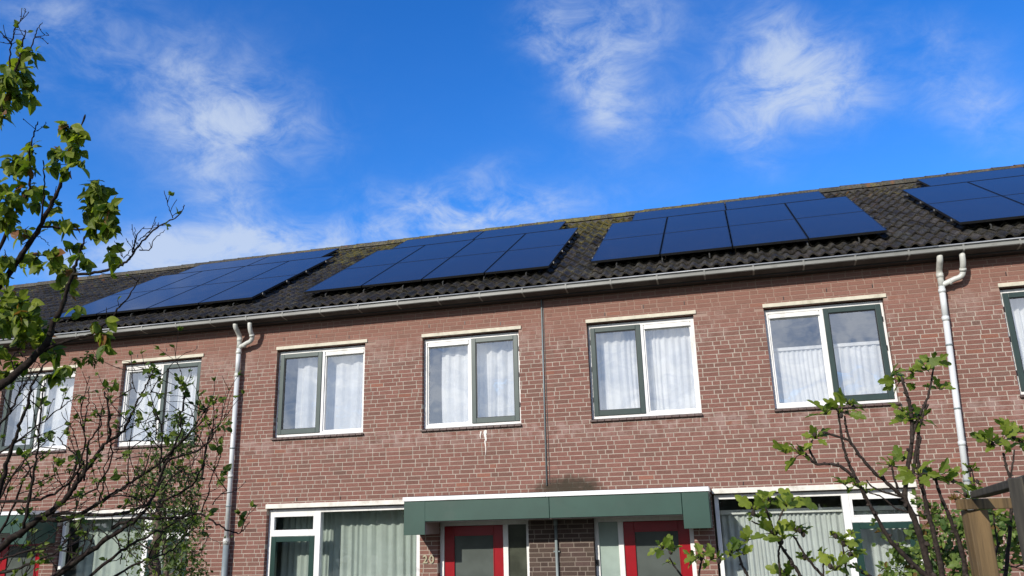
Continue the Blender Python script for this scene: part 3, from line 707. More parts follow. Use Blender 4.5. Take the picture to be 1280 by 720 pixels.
ARR = [(-9.589, -9.21, 'array behind the leafy branches'), (-4.317, -4.005, 'array above house number 20'),
       (.623, 1.0, 'array above the right red door'), (5.833, 6.31, 'array cut by the right edge')]
NTH = ['first', 'second', 'third', 'fourth']
for ax, au, where in ARR:
    for r_ in range(2):
        for c in range(4):
            ll = 'black solar panel, '+('bottom' if r_ == 0 else 'middle')+' row, '+NTH[c]+' from left, '+where
            place(pp, up, on_plane(ax+pitch*(c+.5), S0+HH*(r_+.5)/2), ll); up = True
    for c in range(2):
        place(pt_, ut, on_plane(au+1.789*(c+.5), S0+HH+.03+.4743), ('left' if c == 0 else 'right')+' one of two sideways solar panels in top row, '+where); ut = True
    rr = empty('mounting_frame', on_plane(ax+2.1, S0, -.1)); tag(rr, 'black mounting rails and hooks under the solar '+where, 'mounting frame', 'mounting frames under the solar panels')
    def rail(sv, xa, xb):
        m = MB(); a = [on_plane(xa, sv-.018, -.037), on_plane(xa, sv+.018, -.037), on_plane(xa, sv+.018, -.077), on_plane(xa, sv-.018, -.077)]
        d = Vector((xb-xa, 0, 0)); m.add(a+[q+d for q in a], [(0, 1, 2, 3), (7, 6, 5, 4), (0, 4, 5, 1), (1, 5, 6, 2), (2, 6, 7, 3), (3, 7, 4, 0)]); return m.build('rail', 'black', rr)
    for sv in (.35, 1.25, 2.05, 2.95): rail(S0+sv, ax-.06, ax+4*pitch+.05)
    for sv in (.2, .75): rail(S0+HH+.03+sv, au-.05, au+3.58+.05)
    for i, sv in enumerate((.35, 1.25, 2.05, 2.95)):
        for xe in (ax-.008, ax+4*pitch+.006):
            q = on_plane(xe, S0+sv, -.034); cl_ = MB(); cl_.box(q.x-.009, q.x+.011, q.y-.018, q.y+.018, q.z-.016, q.z+.018); cl_.build('end_clamp', 'clamp', rr)
    for i in range(6):
        xh = ax+.40+i*.70; a = on_plane(xh, S0-.010, -.135); b = on_plane(xh, S0+.12, -.06); hk = MB(); hk.tube([a, on_plane(xh, S0-.015, -.09), b], .011, 6); hk.build('roof_hook', 'clamp', rr)

# ------------------------------------------------------------------ plants
def at(px, py, dep): return CP+(CF+CR*((px-640)/FPX)+CU*((360-py)/FPX))*dep
LEAF = {
 'ovate': [(0, 0), (.12, .17), (.34, .31), (.6, .29), (.85, .14), (1, 0)],
 'small': [(0, 0), (.3, .22), (.65, .2), (1, 0)],
 'fig': [(0, 0), (-.05, .11), (.10, .24), (.28, .20), (.36, .31), (.54, .37), (.64, .30), (.60, .17), (.78, .19), (.92, .12), (1, 0)],
}
def leaf(mb, base, d, nrm, size, kind, rng, tint=None):
    d = d.normalized(); nrm = (nrm-d*nrm.dot(d)); nrm = nrm.normalized() if nrm.length > 1e-4 else d.orthogonal().normalized(); side = d.cross(nrm)
    P = LEAF[kind]; fold = rng.uniform(.12, .5); droop = rng.uniform(.05, .38); n = len(P); wv = rng.uniform(-.06, .06)
    mid = [base+d*(t*size)-nrm*(droop*size*t*t) for t, _ in P]
    tint = tint or (min(1, max(0, rng.gauss(.5, .28))), rng.random())
    for sg in (1, -1):
        wd = rng.uniform(.85, 1.15)
        ed = [base+d*(t*size)+side*(sg*w*size*wd)+nrm*(fold*w*size-droop*size*t*t+wv*size*math.sin(6*t)*w*3) for t, w in P]
        for i in range(n-1):
            vs, fs = [mid[i], mid[i+1], ed[i+1], ed[i]], [(0, 1, 2, 3) if sg < 0 else (3, 2, 1, 0)]
            if (ed[i]-mid[i]).length < 1e-6: vs, fs = [mid[i], mid[i+1], ed[i+1]], [(0, 1, 2) if sg < 0 else (2, 1, 0)]
            elif (ed[i+1]-mid[i+1]).length < 1e-6: vs, fs = [mid[i], mid[i+1], ed[i]], [(0, 1, 2) if sg < 0 else (2, 1, 0)]
            mb.add(vs, fs, (tint[0], tint[1], .5))
def rdir(rng, up=0.0):
    while True:
        v = Vector((rng.uniform(-1, 1), rng.uniform(-1, 1), rng.uniform(-1, 1)))
        if .1 < v.length < 1: return (v.normalized()+Vector((0, 0, up))).normalized()
def spline(P, sub=5):
    """smooth a polyline of (px, py, depth)"""
    P = [Vector(p) for p in P]; out = []
    for i in range(len(P)-1):
        a, b, c, d = P[max(i-1, 0)], P[i], P[i+1], P[min(i+2, len(P)-1)]
        for j in range(sub):
            t = j/sub; out.append(.5*((2*b)+(c-a)*t+(2*a-5*b+4*c-d)*t*t+(3*b-a-3*c+d)*t**3))
    return out+[P[-1]]
def limb(mb, P, r0, r1, rng, dep=None, wob=.004, sub=5, n=7):
    """a branch traced through photo-pixel waypoints at real distances; returns its world points"""
    pts = spline([(p[0], p[1], p[2] if len(p) > 2 else dep) for p in P], sub); W_ = [at(*p) for p in pts]
    W_ = [w+rdir(rng)*wob*rng.random() for w in W_]; k = len(W_)
    mb.tube(W_, [r0+(r1-r0)*(i/(k-1))**.85*1.0+(r1+r0)*.06*math.sin(i*1.9) for i in range(k)], n)
    return W_
def twig(mb, base, d, length, r, rng, lv, depth=1, leafy=.5, lsize=.03, lkind='ovate', kink=.25, up=.25):
    n = max(3, int(length/.035)); p = base.copy(); d = d.normalized(); pts = [p.copy()]; tips = []
    for i in range(n):
        d = (d+rdir(rng)*kink+Vector((0, 0, up*.22))).normalized(); p = p+d*(length/n); pts.append(p.copy())
        if depth > 0 and rng.random() < .30: twig(mb, p, (d+rdir(rng)*1.1).normalized(), length*rng.uniform(.25, .55), r*.6, rng, lv, depth-1, leafy, lsize, lkind, kink, up)
        if rng.random() < .30:                                     # bud or spur
            q = rdir(rng, .2); mb.tube([p, p+q*r*2.2, p+q*r*4.0], [r*.9, r*1.0, r*.35], 5)
        if rng.random() < leafy*.30: leaf(lv, p, (d+rdir(rng)*.9).normalized(), rdir(rng, .8), lsize*rng.uniform(.6, 1.15), lkind, rng)
    k = len(pts); mb.tube(pts, [max(.0011, r*(1-.65*i/(k-1))*rng.uniform(.88, 1.12)) for i in range(k)], 5)
    if rng.random() < leafy:
        for q in range(rng.randint(2, 4)): leaf(lv, pts[-1], (d+rdir(rng)*.8).normalized(), rdir(rng, .6), lsize*rng.uniform(.6, 1.2), lkind, rng)
    return pts
def sprout(mb, W_, rng, lv, every, length, r, leafy, lsize, lkind='ovate', depth=1, start=0, spread=1.0, up=.25):
    for i in range(start, len(W_)-1):
        if rng.random() < every:
            t = (W_[i+1]-W_[i]).normalized()
            twig(mb, W_[i], (t*.7+rdir(rng, up)*spread).normalized(), length*rng.uniform(.4, 1.25), r, rng, lv, depth, leafy, lsize, lkind, up=up)
def clump(lv, mb, cx, cy, rad, n, dep, rng, size, kind='ovate', droop=.5, tint=None, flat=1.0):
    """leaves on short stalks that hang round a shoot"""
    c = at(cx, cy, dep); R = rad/FPX*dep
    for i in range(n):
        v = rdir(rng); rr_ = R*rng.random()**.5*.9; p = c+v*rr_
        d = (v*.55+Vector((0, 0, -droop))+rdir(rng)*.6).normalized()
        leaf(lv, p-d*size*.3, d, (Vector((0, -.8, .6))+rdir(rng)*.9).normalized(), size*rng.uniform(.5, 1.35), kind, rng, tint)
        if mb and rng.random() < .22: mb.tube([c+v*R*.15, (c+p)/2+rdir(rng)*R*.12, p-d*size*.3], [.0022, .0017, .001], 4)

# --- pear tree, upper left: trunk stands outside the left edge
rng = random.Random(21); bm_ = MB(); lv = MB(); D = 2.75
root = empty('pear_tree', (at(-120, 600, 2.9).x, at(-120, 600, 2.9).y, 0)); tag(root, 'leafy pear tree branches with dark twigs against the sky at upper left', 'tree')
gx, gy = ORG[root.name].x, ORG[root.name].y
tk = [Vector((gx, gy, -.05)), Vector((gx+.03, gy, .8)), Vector((gx-.01, gy+.03, 1.5)), at(-95, 560, 2.85), at(-70, 470, 2.85), at(-45, 420, 2.8)]
bm_.tube(tk, [.075, .065, .058, .05, .042, .03], 10)
limbs = []
def PL(P, r0, r1, **k): w = limb(bm_, P, r0*.82, r1*.9, rng, D, **k); limbs.append(w); return w
PL([(-50, 425), (-20, 385), (2, 355), (18, 332), (34, 308), (49, 285), (63, 256), (72, 240), (79, 221), (90, 196), (98, 168), (107, 143)], .0165, .0028)
PL([(50, 283), (75, 285), (100, 287), (122, 282), (130, 255)], .0055, .003)
PL([(-10, 330), (8, 290), (22, 262), (35, 240), (38, 215), (37, 190), (42, 170), (47, 152)], .008, .0018)
PL([(52, 280), (54, 250), (55, 225), (55, 200)], .0042, .002)
PL([(-95, 560), (-40, 512), (0, 483), (22, 466), (48, 441), (60, 425), (66, 405), (75, 390), (84, 362), (91, 342), (97, 323), (104, 303), (110, 290)], .022, .003)
PL([(90, 343), (118, 341), (144, 335), (158, 327), (166, 317), (175, 305), (192, 288), (208, 278), (220, 272), (228, 262), (231, 256)], .0068, .0014)
PL([(216, 272), (211, 260), (207, 246)], .002, .001)
PL([(166, 316), (169, 300), (174, 290), (180, 284)], .0034, .0012); PL([(173, 300), (184, 292), (192, 283), (195, 277)], .0022, .001)
PL([(174, 313), (188, 311), (192, 300), (200, 292), (206, 288)], .0026, .001); PL([(155, 323), (162, 314), (168, 307)], .002, .001); PL([(153, 322), (148, 312), (143, 301)], .002, .001)
PL([(169, 301), (169, 292), (168, 284)], .0016, .0009)
PL([(48, 441), (72, 430), (100, 421), (115, 417), (138, 399), (147, 387), (160, 372), (170, 356), (175, 345)], .0075, .0016)
PL([(-70, 180), (-30, 150), (0, 122), (12, 100), (24, 78), (27, 60), (32, 38)], .010, .002)
PL([(12, 98), (12, 75), (13, 56), (6, 46), (-4, 36)], .004, .0014); PL([(14, 56), (17, 45), (17, 38), (24, 28), (30, 20)], .003, .0012)
PL([(24, 78), (38, 62), (43, 46), (48, 36), (52, 28)], .0034, .0013); PL([(43, 46), (52, 45), (62, 44)], .002, .001); PL([(24, 86), (36, 84), (46, 83)], .0022, .001)
PL([(-95, 560), (-90, 400), (-85, 280), (-70, 180)], .03, .010)
PL([(0, 122), (3, 140), (2, 158)], .003, .0015); PL([(20, 465), (14, 450), (22, 440), (28, 446), (38, 448)], .0035, .0015); PL([(35, 455), (45, 452), (50, 458)], .0026, .0012)
PL([(20, 330), (10, 322), (5, 312)], .0026, .0014); PL([(40, 300), (32, 288), (36, 283)], .0022, .001); PL([(46, 295), (56, 300), (62, 308)], .002, .001)
for w in limbs: sprout(bm_, w, rng, lv, .16, .045, .0014, .22, .026, depth=0)
SZ = .041
for (x, y, r_, n) in [(24, 88, 20, 22), (8, 100, 18, 24), (36, 106, 12, 16), (36, 122, 9, 12), (15, 120, 16, 24), (25, 62, 8, 6), (42, 68, 10, 10), (3, 148, 8, 10), (-8, 130, 20, 24),
                      (20, 206, 15, 24), (36, 210, 10, 12), (12, 214, 8, 8), (84, 160, 13, 22), (98, 172, 10, 14), (92, 190, 12, 16), (72, 193, 13, 16), (66, 208, 9, 10), (98, 205, 9, 9), (84, 215, 7, 6), (40, 190, 8, 6),
                      (32, 238, 13, 16), (12, 250, 16, 24), (8, 275, 16, 26), (26, 290, 11, 12), (52, 244, 12, 14), (42, 258, 10, 10), (70, 262, 6, 4), (0, 232, 12, 12),
                      (124, 238, 17, 40), (118, 260, 19, 46), (134, 262, 13, 30), (138, 284, 10, 18), (122, 282, 12, 20), (112, 243, 10, 12), (128, 296, 7, 6),
                      (66, 278, 7, 7), (87, 280, 7, 7), (80, 290, 5, 3), (83, 345, 13, 22), (70, 332, 9, 9), (64, 318, 11, 14), (45, 322, 10, 10), (34, 328, 10, 12), (90, 312, 8, 7), (83, 362, 10, 12), (108, 330, 7, 6), (52, 334, 6, 4), (98, 320, 6, 4),
                      (8, 325, 12, 14), (2, 345, 10, 12), (136, 312, 5, 4), (143, 322, 5, 4), (148, 330, 4, 2),
                      (10, 385, 20, 30), (28, 378, 12, 10), (-8, 400, 20, 24), (30, 402, 15, 26), (46, 412, 16, 34), (54, 428, 14, 26), (66, 442, 10, 14), (28, 424, 10, 12), (8, 400, 16, 22), (46, 384, 8, 6), (14, 365, 8, 7),
                      (118, 408, 7, 7), (130, 420, 9, 16), (136, 401, 5, 4), (94, 385, 5, 3), (92, 398, 4, 2), (70, 470, 9, 12), (80, 462, 6, 6), (22, 458, 11, 12), (4, 470, 12, 14), (0, 440, 12, 10), (130, 435, 5, 4)]:
    dd = D+rng.uniform(-.12, .16)
    clump(lv, bm_, x, y, r_, int(n*1.4), dd, rng, SZ, 'ovate', .55)
for (x, y, r_, n) in [(112, 446, 9, 26), (98, 452, 8, 22), (124, 446, 6, 16), (88, 462, 8, 16), (76, 476, 7, 12), (118, 456, 5, 8)]: clump(lv, bm_, x, y, r_, n, 3.0, rng, .022, 'small', .4, None)
bm_.build('branches', 'bark', root, smooth=True); lv.build('foliage', 'pear_leaf', root)

# --- bare-twigged thicket, lower left
rng = random.Random(33); bm_ = MB(); lv = MB()
b0 = at(-60, 760, 3.7); root = empty('budding_tree', (b0.x, b0.y, 0)); tag(root, 'low spreading tree of dark crooked twigs with few small leaves at lower left', 'tree')
bm_.tube([Vector((b0.x, b0.y, -.05)), Vector((b0.x+.02, b0.y, .9)), b0], [.075, .06, .05], 10)
T = []
def TL(P, r0, r1, dep, **k): w = limb(bm_, P, r0*.8, r1*.9, rng, dep, wob=.007, **k); T.append(w); return w
TL([(-60, 760), (-20, 705), (10, 677), (29, 664), (49, 648), (68, 636), (84, 621), (97, 603), (108, 587), (123, 566), (135, 550), (137, 535), (134, 501), (130, 490)], .026, .0035, 3.6)
TL([(-60, 760), (0, 735), (60, 725), (78, 714), (97, 700), (120, 683), (144, 667), (161, 655), (177, 643), (190, 626), (196, 612), (206, 596)], .023, .004, 3.4)
TL([(49, 648), (80, 650), (105, 640), (124, 628), (144, 616), (161, 605), (182, 591), (202, 577), (227, 551), (249, 531), (258, 516), (264, 504)], .014, .003, 3.7)
TL([(-30, 630), (0, 627), (39, 625), (64, 619), (82, 607), (94, 594), (104, 578)], .0095, .004, 3.5)
TL([(52, 646), (84, 642), (109, 644), (136, 643), (160, 640), (182, 632), (202, 627), (223, 616), (240, 606), (250, 590), (256, 570), (262, 545)], .013, .003, 3.9)
TL([(140, 660), (171, 648), (202, 648), (227, 646), (250, 642), (265, 651), (280, 660), (298, 667), (306, 661), (311, 653)], .010, .0018, 3.6)
TL([(253, 640), (261, 612), (267, 587), (270, 575), (278, 559)], .004, .0018, 3.6); TL([(265, 631), (272, 622), (284, 612)], .0034, .0018, 3.6)
TL([(-15, 660), (0, 612), (7, 586), (14, 561), (23, 536), (31, 514), (38, 491), (43, 474), (50, 464), (62, 448)], .013, .0035, 3.3)
TL([(30, 660), (40, 612), (43, 586), (47, 561), (49, 538), (52, 505), (56, 480)], .008, .0025, 3.4)
TL([(-30, 590), (0, 566), (23, 550), (50, 530), (76, 510), (88, 501), (96, 495)], .0065, .0016, 3.5)
TL([(97, 603), (99, 586), (106, 556), (103, 527), (100, 501)], .007, .002, 3.5); TL([(105, 540), (108, 515), (111, 500), (111, 483)], .004, .002, 3.5)
TL([(84, 621), (96, 577), (88, 564), (80, 555), (72, 546)], .006, .0025, 3.7); TL([(97, 560), (92, 540), (82, 525), (75, 516)], .0035, .0014, 3.6)
TL([(105, 600), (112, 552), (126, 532), (122, 518), (117, 504)], .006, .002, 3.5)
TL([(135, 552), (152, 541), (160, 526), (165, 516), (172, 502), (179, 488), (187, 473), (193, 461)], .009, .003, 3.6); TL([(187, 473), (182, 464), (176, 459)], .003, .0016, 3.6); TL([(179, 491), (186, 491), (190, 490)], .0022, .0014, 3.6); TL([(174, 493), (166, 485), (162, 480)], .0028, .0014, 3.6)
TL([(211, 575), (218, 557), (226, 537), (226, 518), (231, 496), (233, 485)], .0068, .0025, 3.7); TL([(245, 530), (240, 515), (236, 506)], .003, .0014, 3.6)
TL([(200, 590), (202, 555), (202, 533), (196, 523), (192, 518)], .0055, .002, 3.5)
TL([(205, 578), (222, 557), (234, 544), (252, 520), (262, 512)], .006, .002, 3.8)
TL([(196, 612), (210, 576), (241, 566), (260, 553), (268, 541), (274, 531)], .008, .003, 3.6); TL([(253, 600), (255, 576), (257, 560), (263, 545), (266, 537)], .0055, .002, 3.5)
TL([(80, 625), (120, 610), (140, 570), (142, 553), (189, 551), (196, 549)], .006, .002, 3.7)
TL([(80, 750), (140, 697), (165, 680), (188, 668), (211, 657), (225, 649), (240, 636)], .009, .002, 3.2); TL([(110, 745), (150, 716), (175, 703), (202, 693), (223, 680), (238, 655)], .008, .002, 3.3)
TL([(0, 700), (30, 690), (60, 686), (85, 690), (100, 695)], .006, .0025, 3.3); TL([(-20, 700), (8, 650), (30, 600), (40, 583)], .008, .004, 3.7)
TL([(-10, 640), (12, 600), (24, 585), (36, 570), (52, 556), (70, 545)], .007, .002, 3.8); TL([(29, 664), (34, 630), (38, 600), (34, 575), (22, 560)], .006, .002, 3.6)
TL([(100, 655), (112, 676), (118, 680)], .004, .002, 3.6); TL([(140, 643), (140, 655), (138, 668)], .003, .0015, 3.6); TL([(124, 628), (130, 605), (132, 580), (148, 560)], .0055, .002, 3.8)
TL([(144, 668), (152, 690), (150, 705)], .004, .002, 3.5); TL([(161, 605), (160, 580), (166, 560)], .005, .002, 3.8); TL([(182, 591), (186, 570), (190, 556)], .0045, .002, 3.6)
TL([(-20, 560), (0, 530), (14, 512), (22, 494), (28, 478), (30, 465)], .008, .002, 3.4); TL([(-20, 720), (20, 712), (48, 700), (70, 690), (90, 668), (104, 648)], .009, .003, 3.5)
TL([(60, 725), (90, 700), (104, 680), (110, 660)], .005, .002, 3.1); TL([(200, 627), (206, 640), (212, 655)], .003, .0014, 3.8); TL([(202, 693), (208, 672), (216, 660)], .0036, .0016, 3.3)
for w in list(T): sprout(bm_, w, rng, lv, .15, .20, .0026, .5, .026, depth=1, start=3, spread=1.0, up=.35)
for i in range(18):
    x, y = rng.uniform(-20, 250), rng.uniform(560, 740)
    if x > 150 and y > 690: continue
    a = rng.uniform(-.2, 1.5); Ln = rng.uniform(45, 120); P = [(x, y)]
    for q in range(4): a += rng.uniform(-.45, .45); P.append((P[-1][0]+math.cos(a)*Ln/4, P[-1][1]-math.sin(a)*Ln/4))
    if P[-1][0] > 272: continue
    w = TL(P, rng.uniform(.003, .0055), .0015, rng.uniform(3.2, 4.2)); sprout(bm_, w, rng, lv, .22, .13, .0022, .45, .024, depth=1, up=.4)
for (x, y) in [(193, 464), (187, 460), (228, 480), (233, 487), (263, 503), (272, 500), (250, 512), (277, 531), (284, 533), (262, 527), (273, 556), (210, 545), (30, 568), (95, 570), (75, 580), (34, 568), (122, 518), (133, 484), (101, 496), (52, 505), (118, 602), (45, 690), (95, 693), (55, 700), (105, 650), (85, 585), (60, 545), (160, 570), (262, 640), (305, 650), (282, 590), (275, 600), (150, 595), (5, 600), (30, 640), (145, 480), (168, 512)]:
    clump(lv, bm_, x, y, 7, 7, rng.uniform(3.4, 3.8), rng, .034, 'ovate', -.1)
bm_.build('branches', 'bark', root, smooth=True); lv.build('foliage', 'twig_leaf', root)

# --- slim small-leaved shrub against the house, behind the thicket
rng = random.Random(44); bm_ = MB(); lv = MB(); D = 9.6
b0 = at(198, 720, D); root = empty('climbing_shrub', (b0.x, b0.y, 0)); tag(root, 'tall small-leaved shrub with pale peeling stem before the far left house', 'shrub')
bm_.tube([Vector((b0.x-.05, b0.y, -.05)), Vector((b0.x, b0.y, .8))]+[at(*q) for q in spline([(194, 712, D), (192, 690, D+.05), (198, 668, D-.03), (196, 648, D), (203, 622, D+.04), (201, 600, D), (205, 580, D)], 3)], [.10, .09]+[.068*(1-.032*i)*(1+.16*math.sin(i*2.3)) for i in range(19)], 12)
bm_.tube([Vector((b0.x+.12, b0.y-.1, -.05)), at(208, 715, D-.1), at(205, 670, D), at(206, 630, D)], [.035, .03, .025, .018], 8)
TW = []
for P in ([(202, 620), (210, 580), (222, 545), (224, 520)], [(200, 650), (225, 620), (240, 580), (250, 545)], [(196, 660), (180, 625), (172, 590), (178, 560)], [(203, 600), (195, 570), (200, 545)], [(206, 700), (230, 670), (246, 640), (250, 610)],
          [(210, 720), (235, 700), (250, 690), (262, 668)], [(196, 690), (172, 680), (156, 700)], [(225, 720), (228, 690), (232, 660)], [(208, 640), (230, 640), (252, 630)]):
    TW.append(limb(bm_, P, .014, .004, rng, D, wob=.02))
for w in TW: sprout(bm_, w, rng, lv, .5, .30, .003, .7, .038, 'small', depth=1, up=.3)
for (x, y, r_, n) in [(222, 525, 10, 60), (225, 545, 12, 60), (216, 560, 14, 50), (236, 560, 10, 30), (240, 600, 18, 70), (215, 595, 20, 80), (190, 600, 16, 50), (170, 620, 14, 40), (205, 625, 20, 70), (232, 625, 20, 80), (226, 650, 24, 110), (205, 660, 18, 60), (245, 650, 14, 40), (180, 660, 16, 50),
                      (165, 685, 18, 60), (215, 690, 24, 110), (238, 690, 18, 70), (222, 715, 24, 110), (180, 715, 16, 40), (256, 662, 9, 20), (250, 715, 14, 40), (195, 575, 12, 30), (178, 590, 10, 20)]:
    clump(lv, bm_, x, y, r_*1.1, int(n*1.9), D+rng.uniform(-.45, .2), rng, .055, 'small', .1)
bm_.build('stem', 'pale_bark', root, smooth=True); lv.build('foliage', 'small_leaf', root)

# --- fig tree, right, and the young figs in front
def fig_cluster(lv, mb, cx, cy, rad, n, dep, rng, size, fruit=0):
    c = at(cx, cy+rad*.35, dep); R = rad/FPX*dep
    n += 1
    for i in range(n):
        a = 2*PI*(i+rng.uniform(-.4, .4))/n; e = rng.uniform(-.5, 1.7)
        d = (CR*math.cos(a)+Vector((0, 1, 0))*math.sin(a)*.7+Vector((0, 0, e*.8))).normalized()
        st = c+d*R*rng.uniform(.30, .5); mb.tube([c, c+d*R*.2+Vector((0, 0, .004)), st], [.0028, .0022, .0016], 5)
        leaf(lv, st, (d+Vector((0, -.15, -.15))).normalized(), (Vector((0, -.9, .75))+rdir(rng)*.85).normalized(), size*rng.uniform(.45, 1.2), 'fig', rng)
    for i in range(5): d = rdir(rng, 1.1); leaf(lv, c, d, rdir(rng), size*.45, 'ovate', rng, (.95, .2))
    for i in range(fruit):
        q = c+rdir(rng)*R*.35+Vector((0, 0, -.01)); mb.tube([q, q+Vector((0, 0, .007)), q+Vector((0, 0, .016)), q+Vector((0, 0, .024))], [.003, .0085, .0095, .002], 8)
def fig(paths, clusters, dep, rootpx, lab, seed, size=.066):
    rng = random.Random(seed); bm_ = MB(); lv = MB(); b0 = at(rootpx[0], rootpx[1], dep); root = empty('fig_tree', (b0.x, b0.y, 0)); tag(root, lab, 'fig tree', 'fig trees along the garden edge')
    for P, r0, r1 in paths:
        Q = [at(p[0], p[1], dep+(p[2] if len(p) > 2 else 0)) for p in []]
        w = limb(bm_, [(p[0], p[1], dep+(p[2] if len(p) > 2 else 0)) for p in P], r0, r1, rng, dep, wob=.003)
        for i in range(2, len(w)-1):
            if rng.random() < .35: q = rdir(rng, .3); rr_ = r1+(r0-r1)*(1-i/len(w)); bm_.tube([w[i], w[i]+q*rr_*1.6, w[i]+q*rr_*2.1], [rr_*.8, rr_*.7, rr_*.2], 5)
        if P[0][1] >= 710:
            p0 = w[0]; bm_.tube([Vector((b0.x+(p0.x-b0.x)*.25, b0.y+(p0.y-b0.y)*.25, -.05)), Vector((b0.x+(p0.x-b0.x)*.5, b0.y, p0.z*.5)), p0], [r0*1.7, r0*1.3, r0], 8)
    for c in clusters: fig_cluster(lv, bm_, c[0], c[1], c[2], c[3], dep+rng.uniform(-.1, .1), rng, size*(c[4] if len(c) > 4 else 1), 1 if rng.random() < .6 else 0)
    bm_.build('branches', 'fig_bark', root, smooth=True); lv.build('foliage', 'fig_leaf', root)
FD = 3.7
fig([([(1166, 735), (1158, 700), (1149, 667), (1139, 640), (1131, 622), (1134, 590), (1140, 547), (1138, 511), (1133, 492), (1127, 472)], .018, .006),
     ([(1140, 550), (1146, 525), (1155, 508), (1162, 488), (1167, 460)], .008, .004), ([(1140, 600), (1146, 560), (1150, 530), (1160, 505)], .009, .005),
     ([(1133, 624), (1118, 612), (1105, 600), (1091, 589), (1075, 570), (1062, 552), (1045, 545), (1029, 540)], .010, .005),
     ([(1175, 735), (1149, 712), (1128, 692), (1113, 676), (1095, 645), (1078, 613), (1066, 590), (1057, 568), (1052, 545), (1048, 516)], .013, .005),
     ([(1070, 598), (1050, 583), (1033, 580), (1020, 580), (1010, 570), (999, 560)], .008, .0045), ([(1064, 556), (1058, 535), (1056, 520)], .006, .004), ([(1020, 578), (1012, 562), (1016, 550)], .006, .004),
     ([(1180, 735), (1174, 700), (1167, 667), (1160, 642), (1155, 618), (1150, 595), (1147, 570), (1150, 545)], .014, .006),
     ([(1205, 735), (1206, 706), (1196, 670), (1184, 640), (1174, 615), (1168, 592)], .013, .006),
     ([(1131, 622), (1108, 616), (1090, 608), (1083, 600)], .006, .003), ([(1150, 645), (1120, 635), (1100, 620), (1086, 616)], .0045, .003), ([(1122, 610), (1117, 595), (1115, 582)], .006, .004), ([(1156, 620), (1150, 605), (1147, 590)], .006, .004)],
    [(1050, 508, 26, 8), (1062, 500, 18, 5), (1033, 512, 18, 5), (1020, 542, 18, 6, .85), (1000, 560, 24, 6), (982, 562, 14, 2), (1126, 468, 24, 8), (1140, 460, 16, 4), (1112, 470, 16, 3), (1167, 448, 20, 7, .9), (1158, 458, 12, 3), (1175, 482, 14, 5, .8),
     (1138, 518, 24, 9), (1128, 508, 18, 4), (1152, 520, 16, 4), (1114, 576, 20, 7), (1128, 572, 14, 3), (1149, 585, 22, 7), (1170, 588, 26, 8), (1185, 596, 16, 3), (1083, 612, 14, 3, .7), (1056, 602, 12, 4, .9), (1157, 645, 11, 3, .8), (1070, 603, 12, 3, .7)],
    FD, (1166, 735), 'young fig tree with lobed leaves and several bare stems before the right ground floor window', 51)
fig([([(1255, 740), (1260, 690), (1264, 640), (1263, 601), (1258, 585), (1254, 566)], .010, .005), ([(1262, 600), (1266, 580), (1268, 562)], .005, .0035), ([(1236, 740), (1240, 711), (1247, 683), (1244, 660), (1241, 640)], .006, .003)],
    [(1250, 545, 26, 9, 1.1), (1262, 535, 20, 5), (1236, 548, 20, 3), (1278, 548, 14, 5), (1272, 536, 14, 3), (1222, 612, 12, 4, .8), (1244, 640, 14, 5)], 3.9, (1255, 735), 'fig shoot rising behind the timber pergola at the right edge', 52)
fig([([(1222, 735), (1221, 660), (1219, 620), (1217, 600), (1215, 588)], .006, .003)], [(1214, 585, 12, 7, .6), (1221, 600, 9, 4, .5), (1208, 618, 12, 3, .9)], 4.1, (1221, 735), 'small fig shoot just left of the timber post, before the drainpipe', 53)
fig([([(1012, 745), (1000, 719), (990, 703), (978, 685), (970, 672)], .009, .005), ([(975, 740), (975, 715), (973, 695), (975, 682)], .006, .004), ([(969, 672), (963, 652), (957, 633)], .006, .004), ([(971, 668), (974, 650), (980, 636)], .005, .003), ([(968, 668), (953, 658), (940, 652)], .004, .003), ([(1048, 745), (1027, 718), (1015, 705), (1005, 692), (994, 673), (988, 668)], .007, .0035)],
    [(956, 622, 22, 7), (968, 625, 14, 4), (943, 632, 16, 3), (948, 642, 14, 2), (983, 628, 16, 4), (994, 622, 16, 2, 1.2), (966, 662, 18, 8), (978, 670, 12, 4), (996, 660, 15, 6, .8), (1005, 662, 10, 3, .7), (1007, 697, 9, 4, .6), (984, 715, 14, 5)], 3.3, (1000, 745), 'three-stemmed fig sapling before the middle of the pale ground floor curtain', 54, .060)
fig([([(1060, 745), (1058, 715), (1055, 693), (1052, 676)], .005, .003), ([(1026, 745), (1029, 715), (1028, 702)], .004, .003), ([(1105, 745), (1090, 722), (1074, 714)], .009, .005)],
    [(1052, 672, 14, 5, .8), (1064, 682, 18, 6), (1070, 692, 14, 3), (1040, 665, 12, 2, .8), (1028, 690, 12, 5, .7), (1044, 706, 20, 6, 1.1), (1074, 708, 12, 4, .7), (1064, 664, 10, 3)], 3.2, (1058, 745), 'small fig shoots at the bottom, before the white mullion of the ground floor window', 55, .055)
fig([([(868, 745), (855, 724), (844, 709), (836, 696)], .005, .003)], [(828, 680, 18, 7), (842, 682, 14, 5), (836, 700, 9, 3, .7)], 3.3, (868, 745), 'single fig shoot with a leaf tuft before the right red door', 56, .050)
fig([([(874, 745), (874, 718), (877, 700)], .0055, .0035)], [(876, 690, 20, 7), (890, 695, 14, 4), (865, 692, 12, 4, .8)], 3.2, (874, 745), 'fig shoot with a flat leaf tuft before the brick pier beside the right red door', 57, .052)
fig([([(945, 745), (935, 722), (927, 705), (923, 690)], .007, .004)], [(922, 684, 14, 5, .9), (934, 672, 14, 4, 1.1), (912, 688, 14, 2), (930, 690, 10, 3, .7), (898, 696, 8, 2, .7)], 3.1, (945, 745), 'fig shoot with upright leaves before the left end of the pale ground floor curtain', 58, .054)

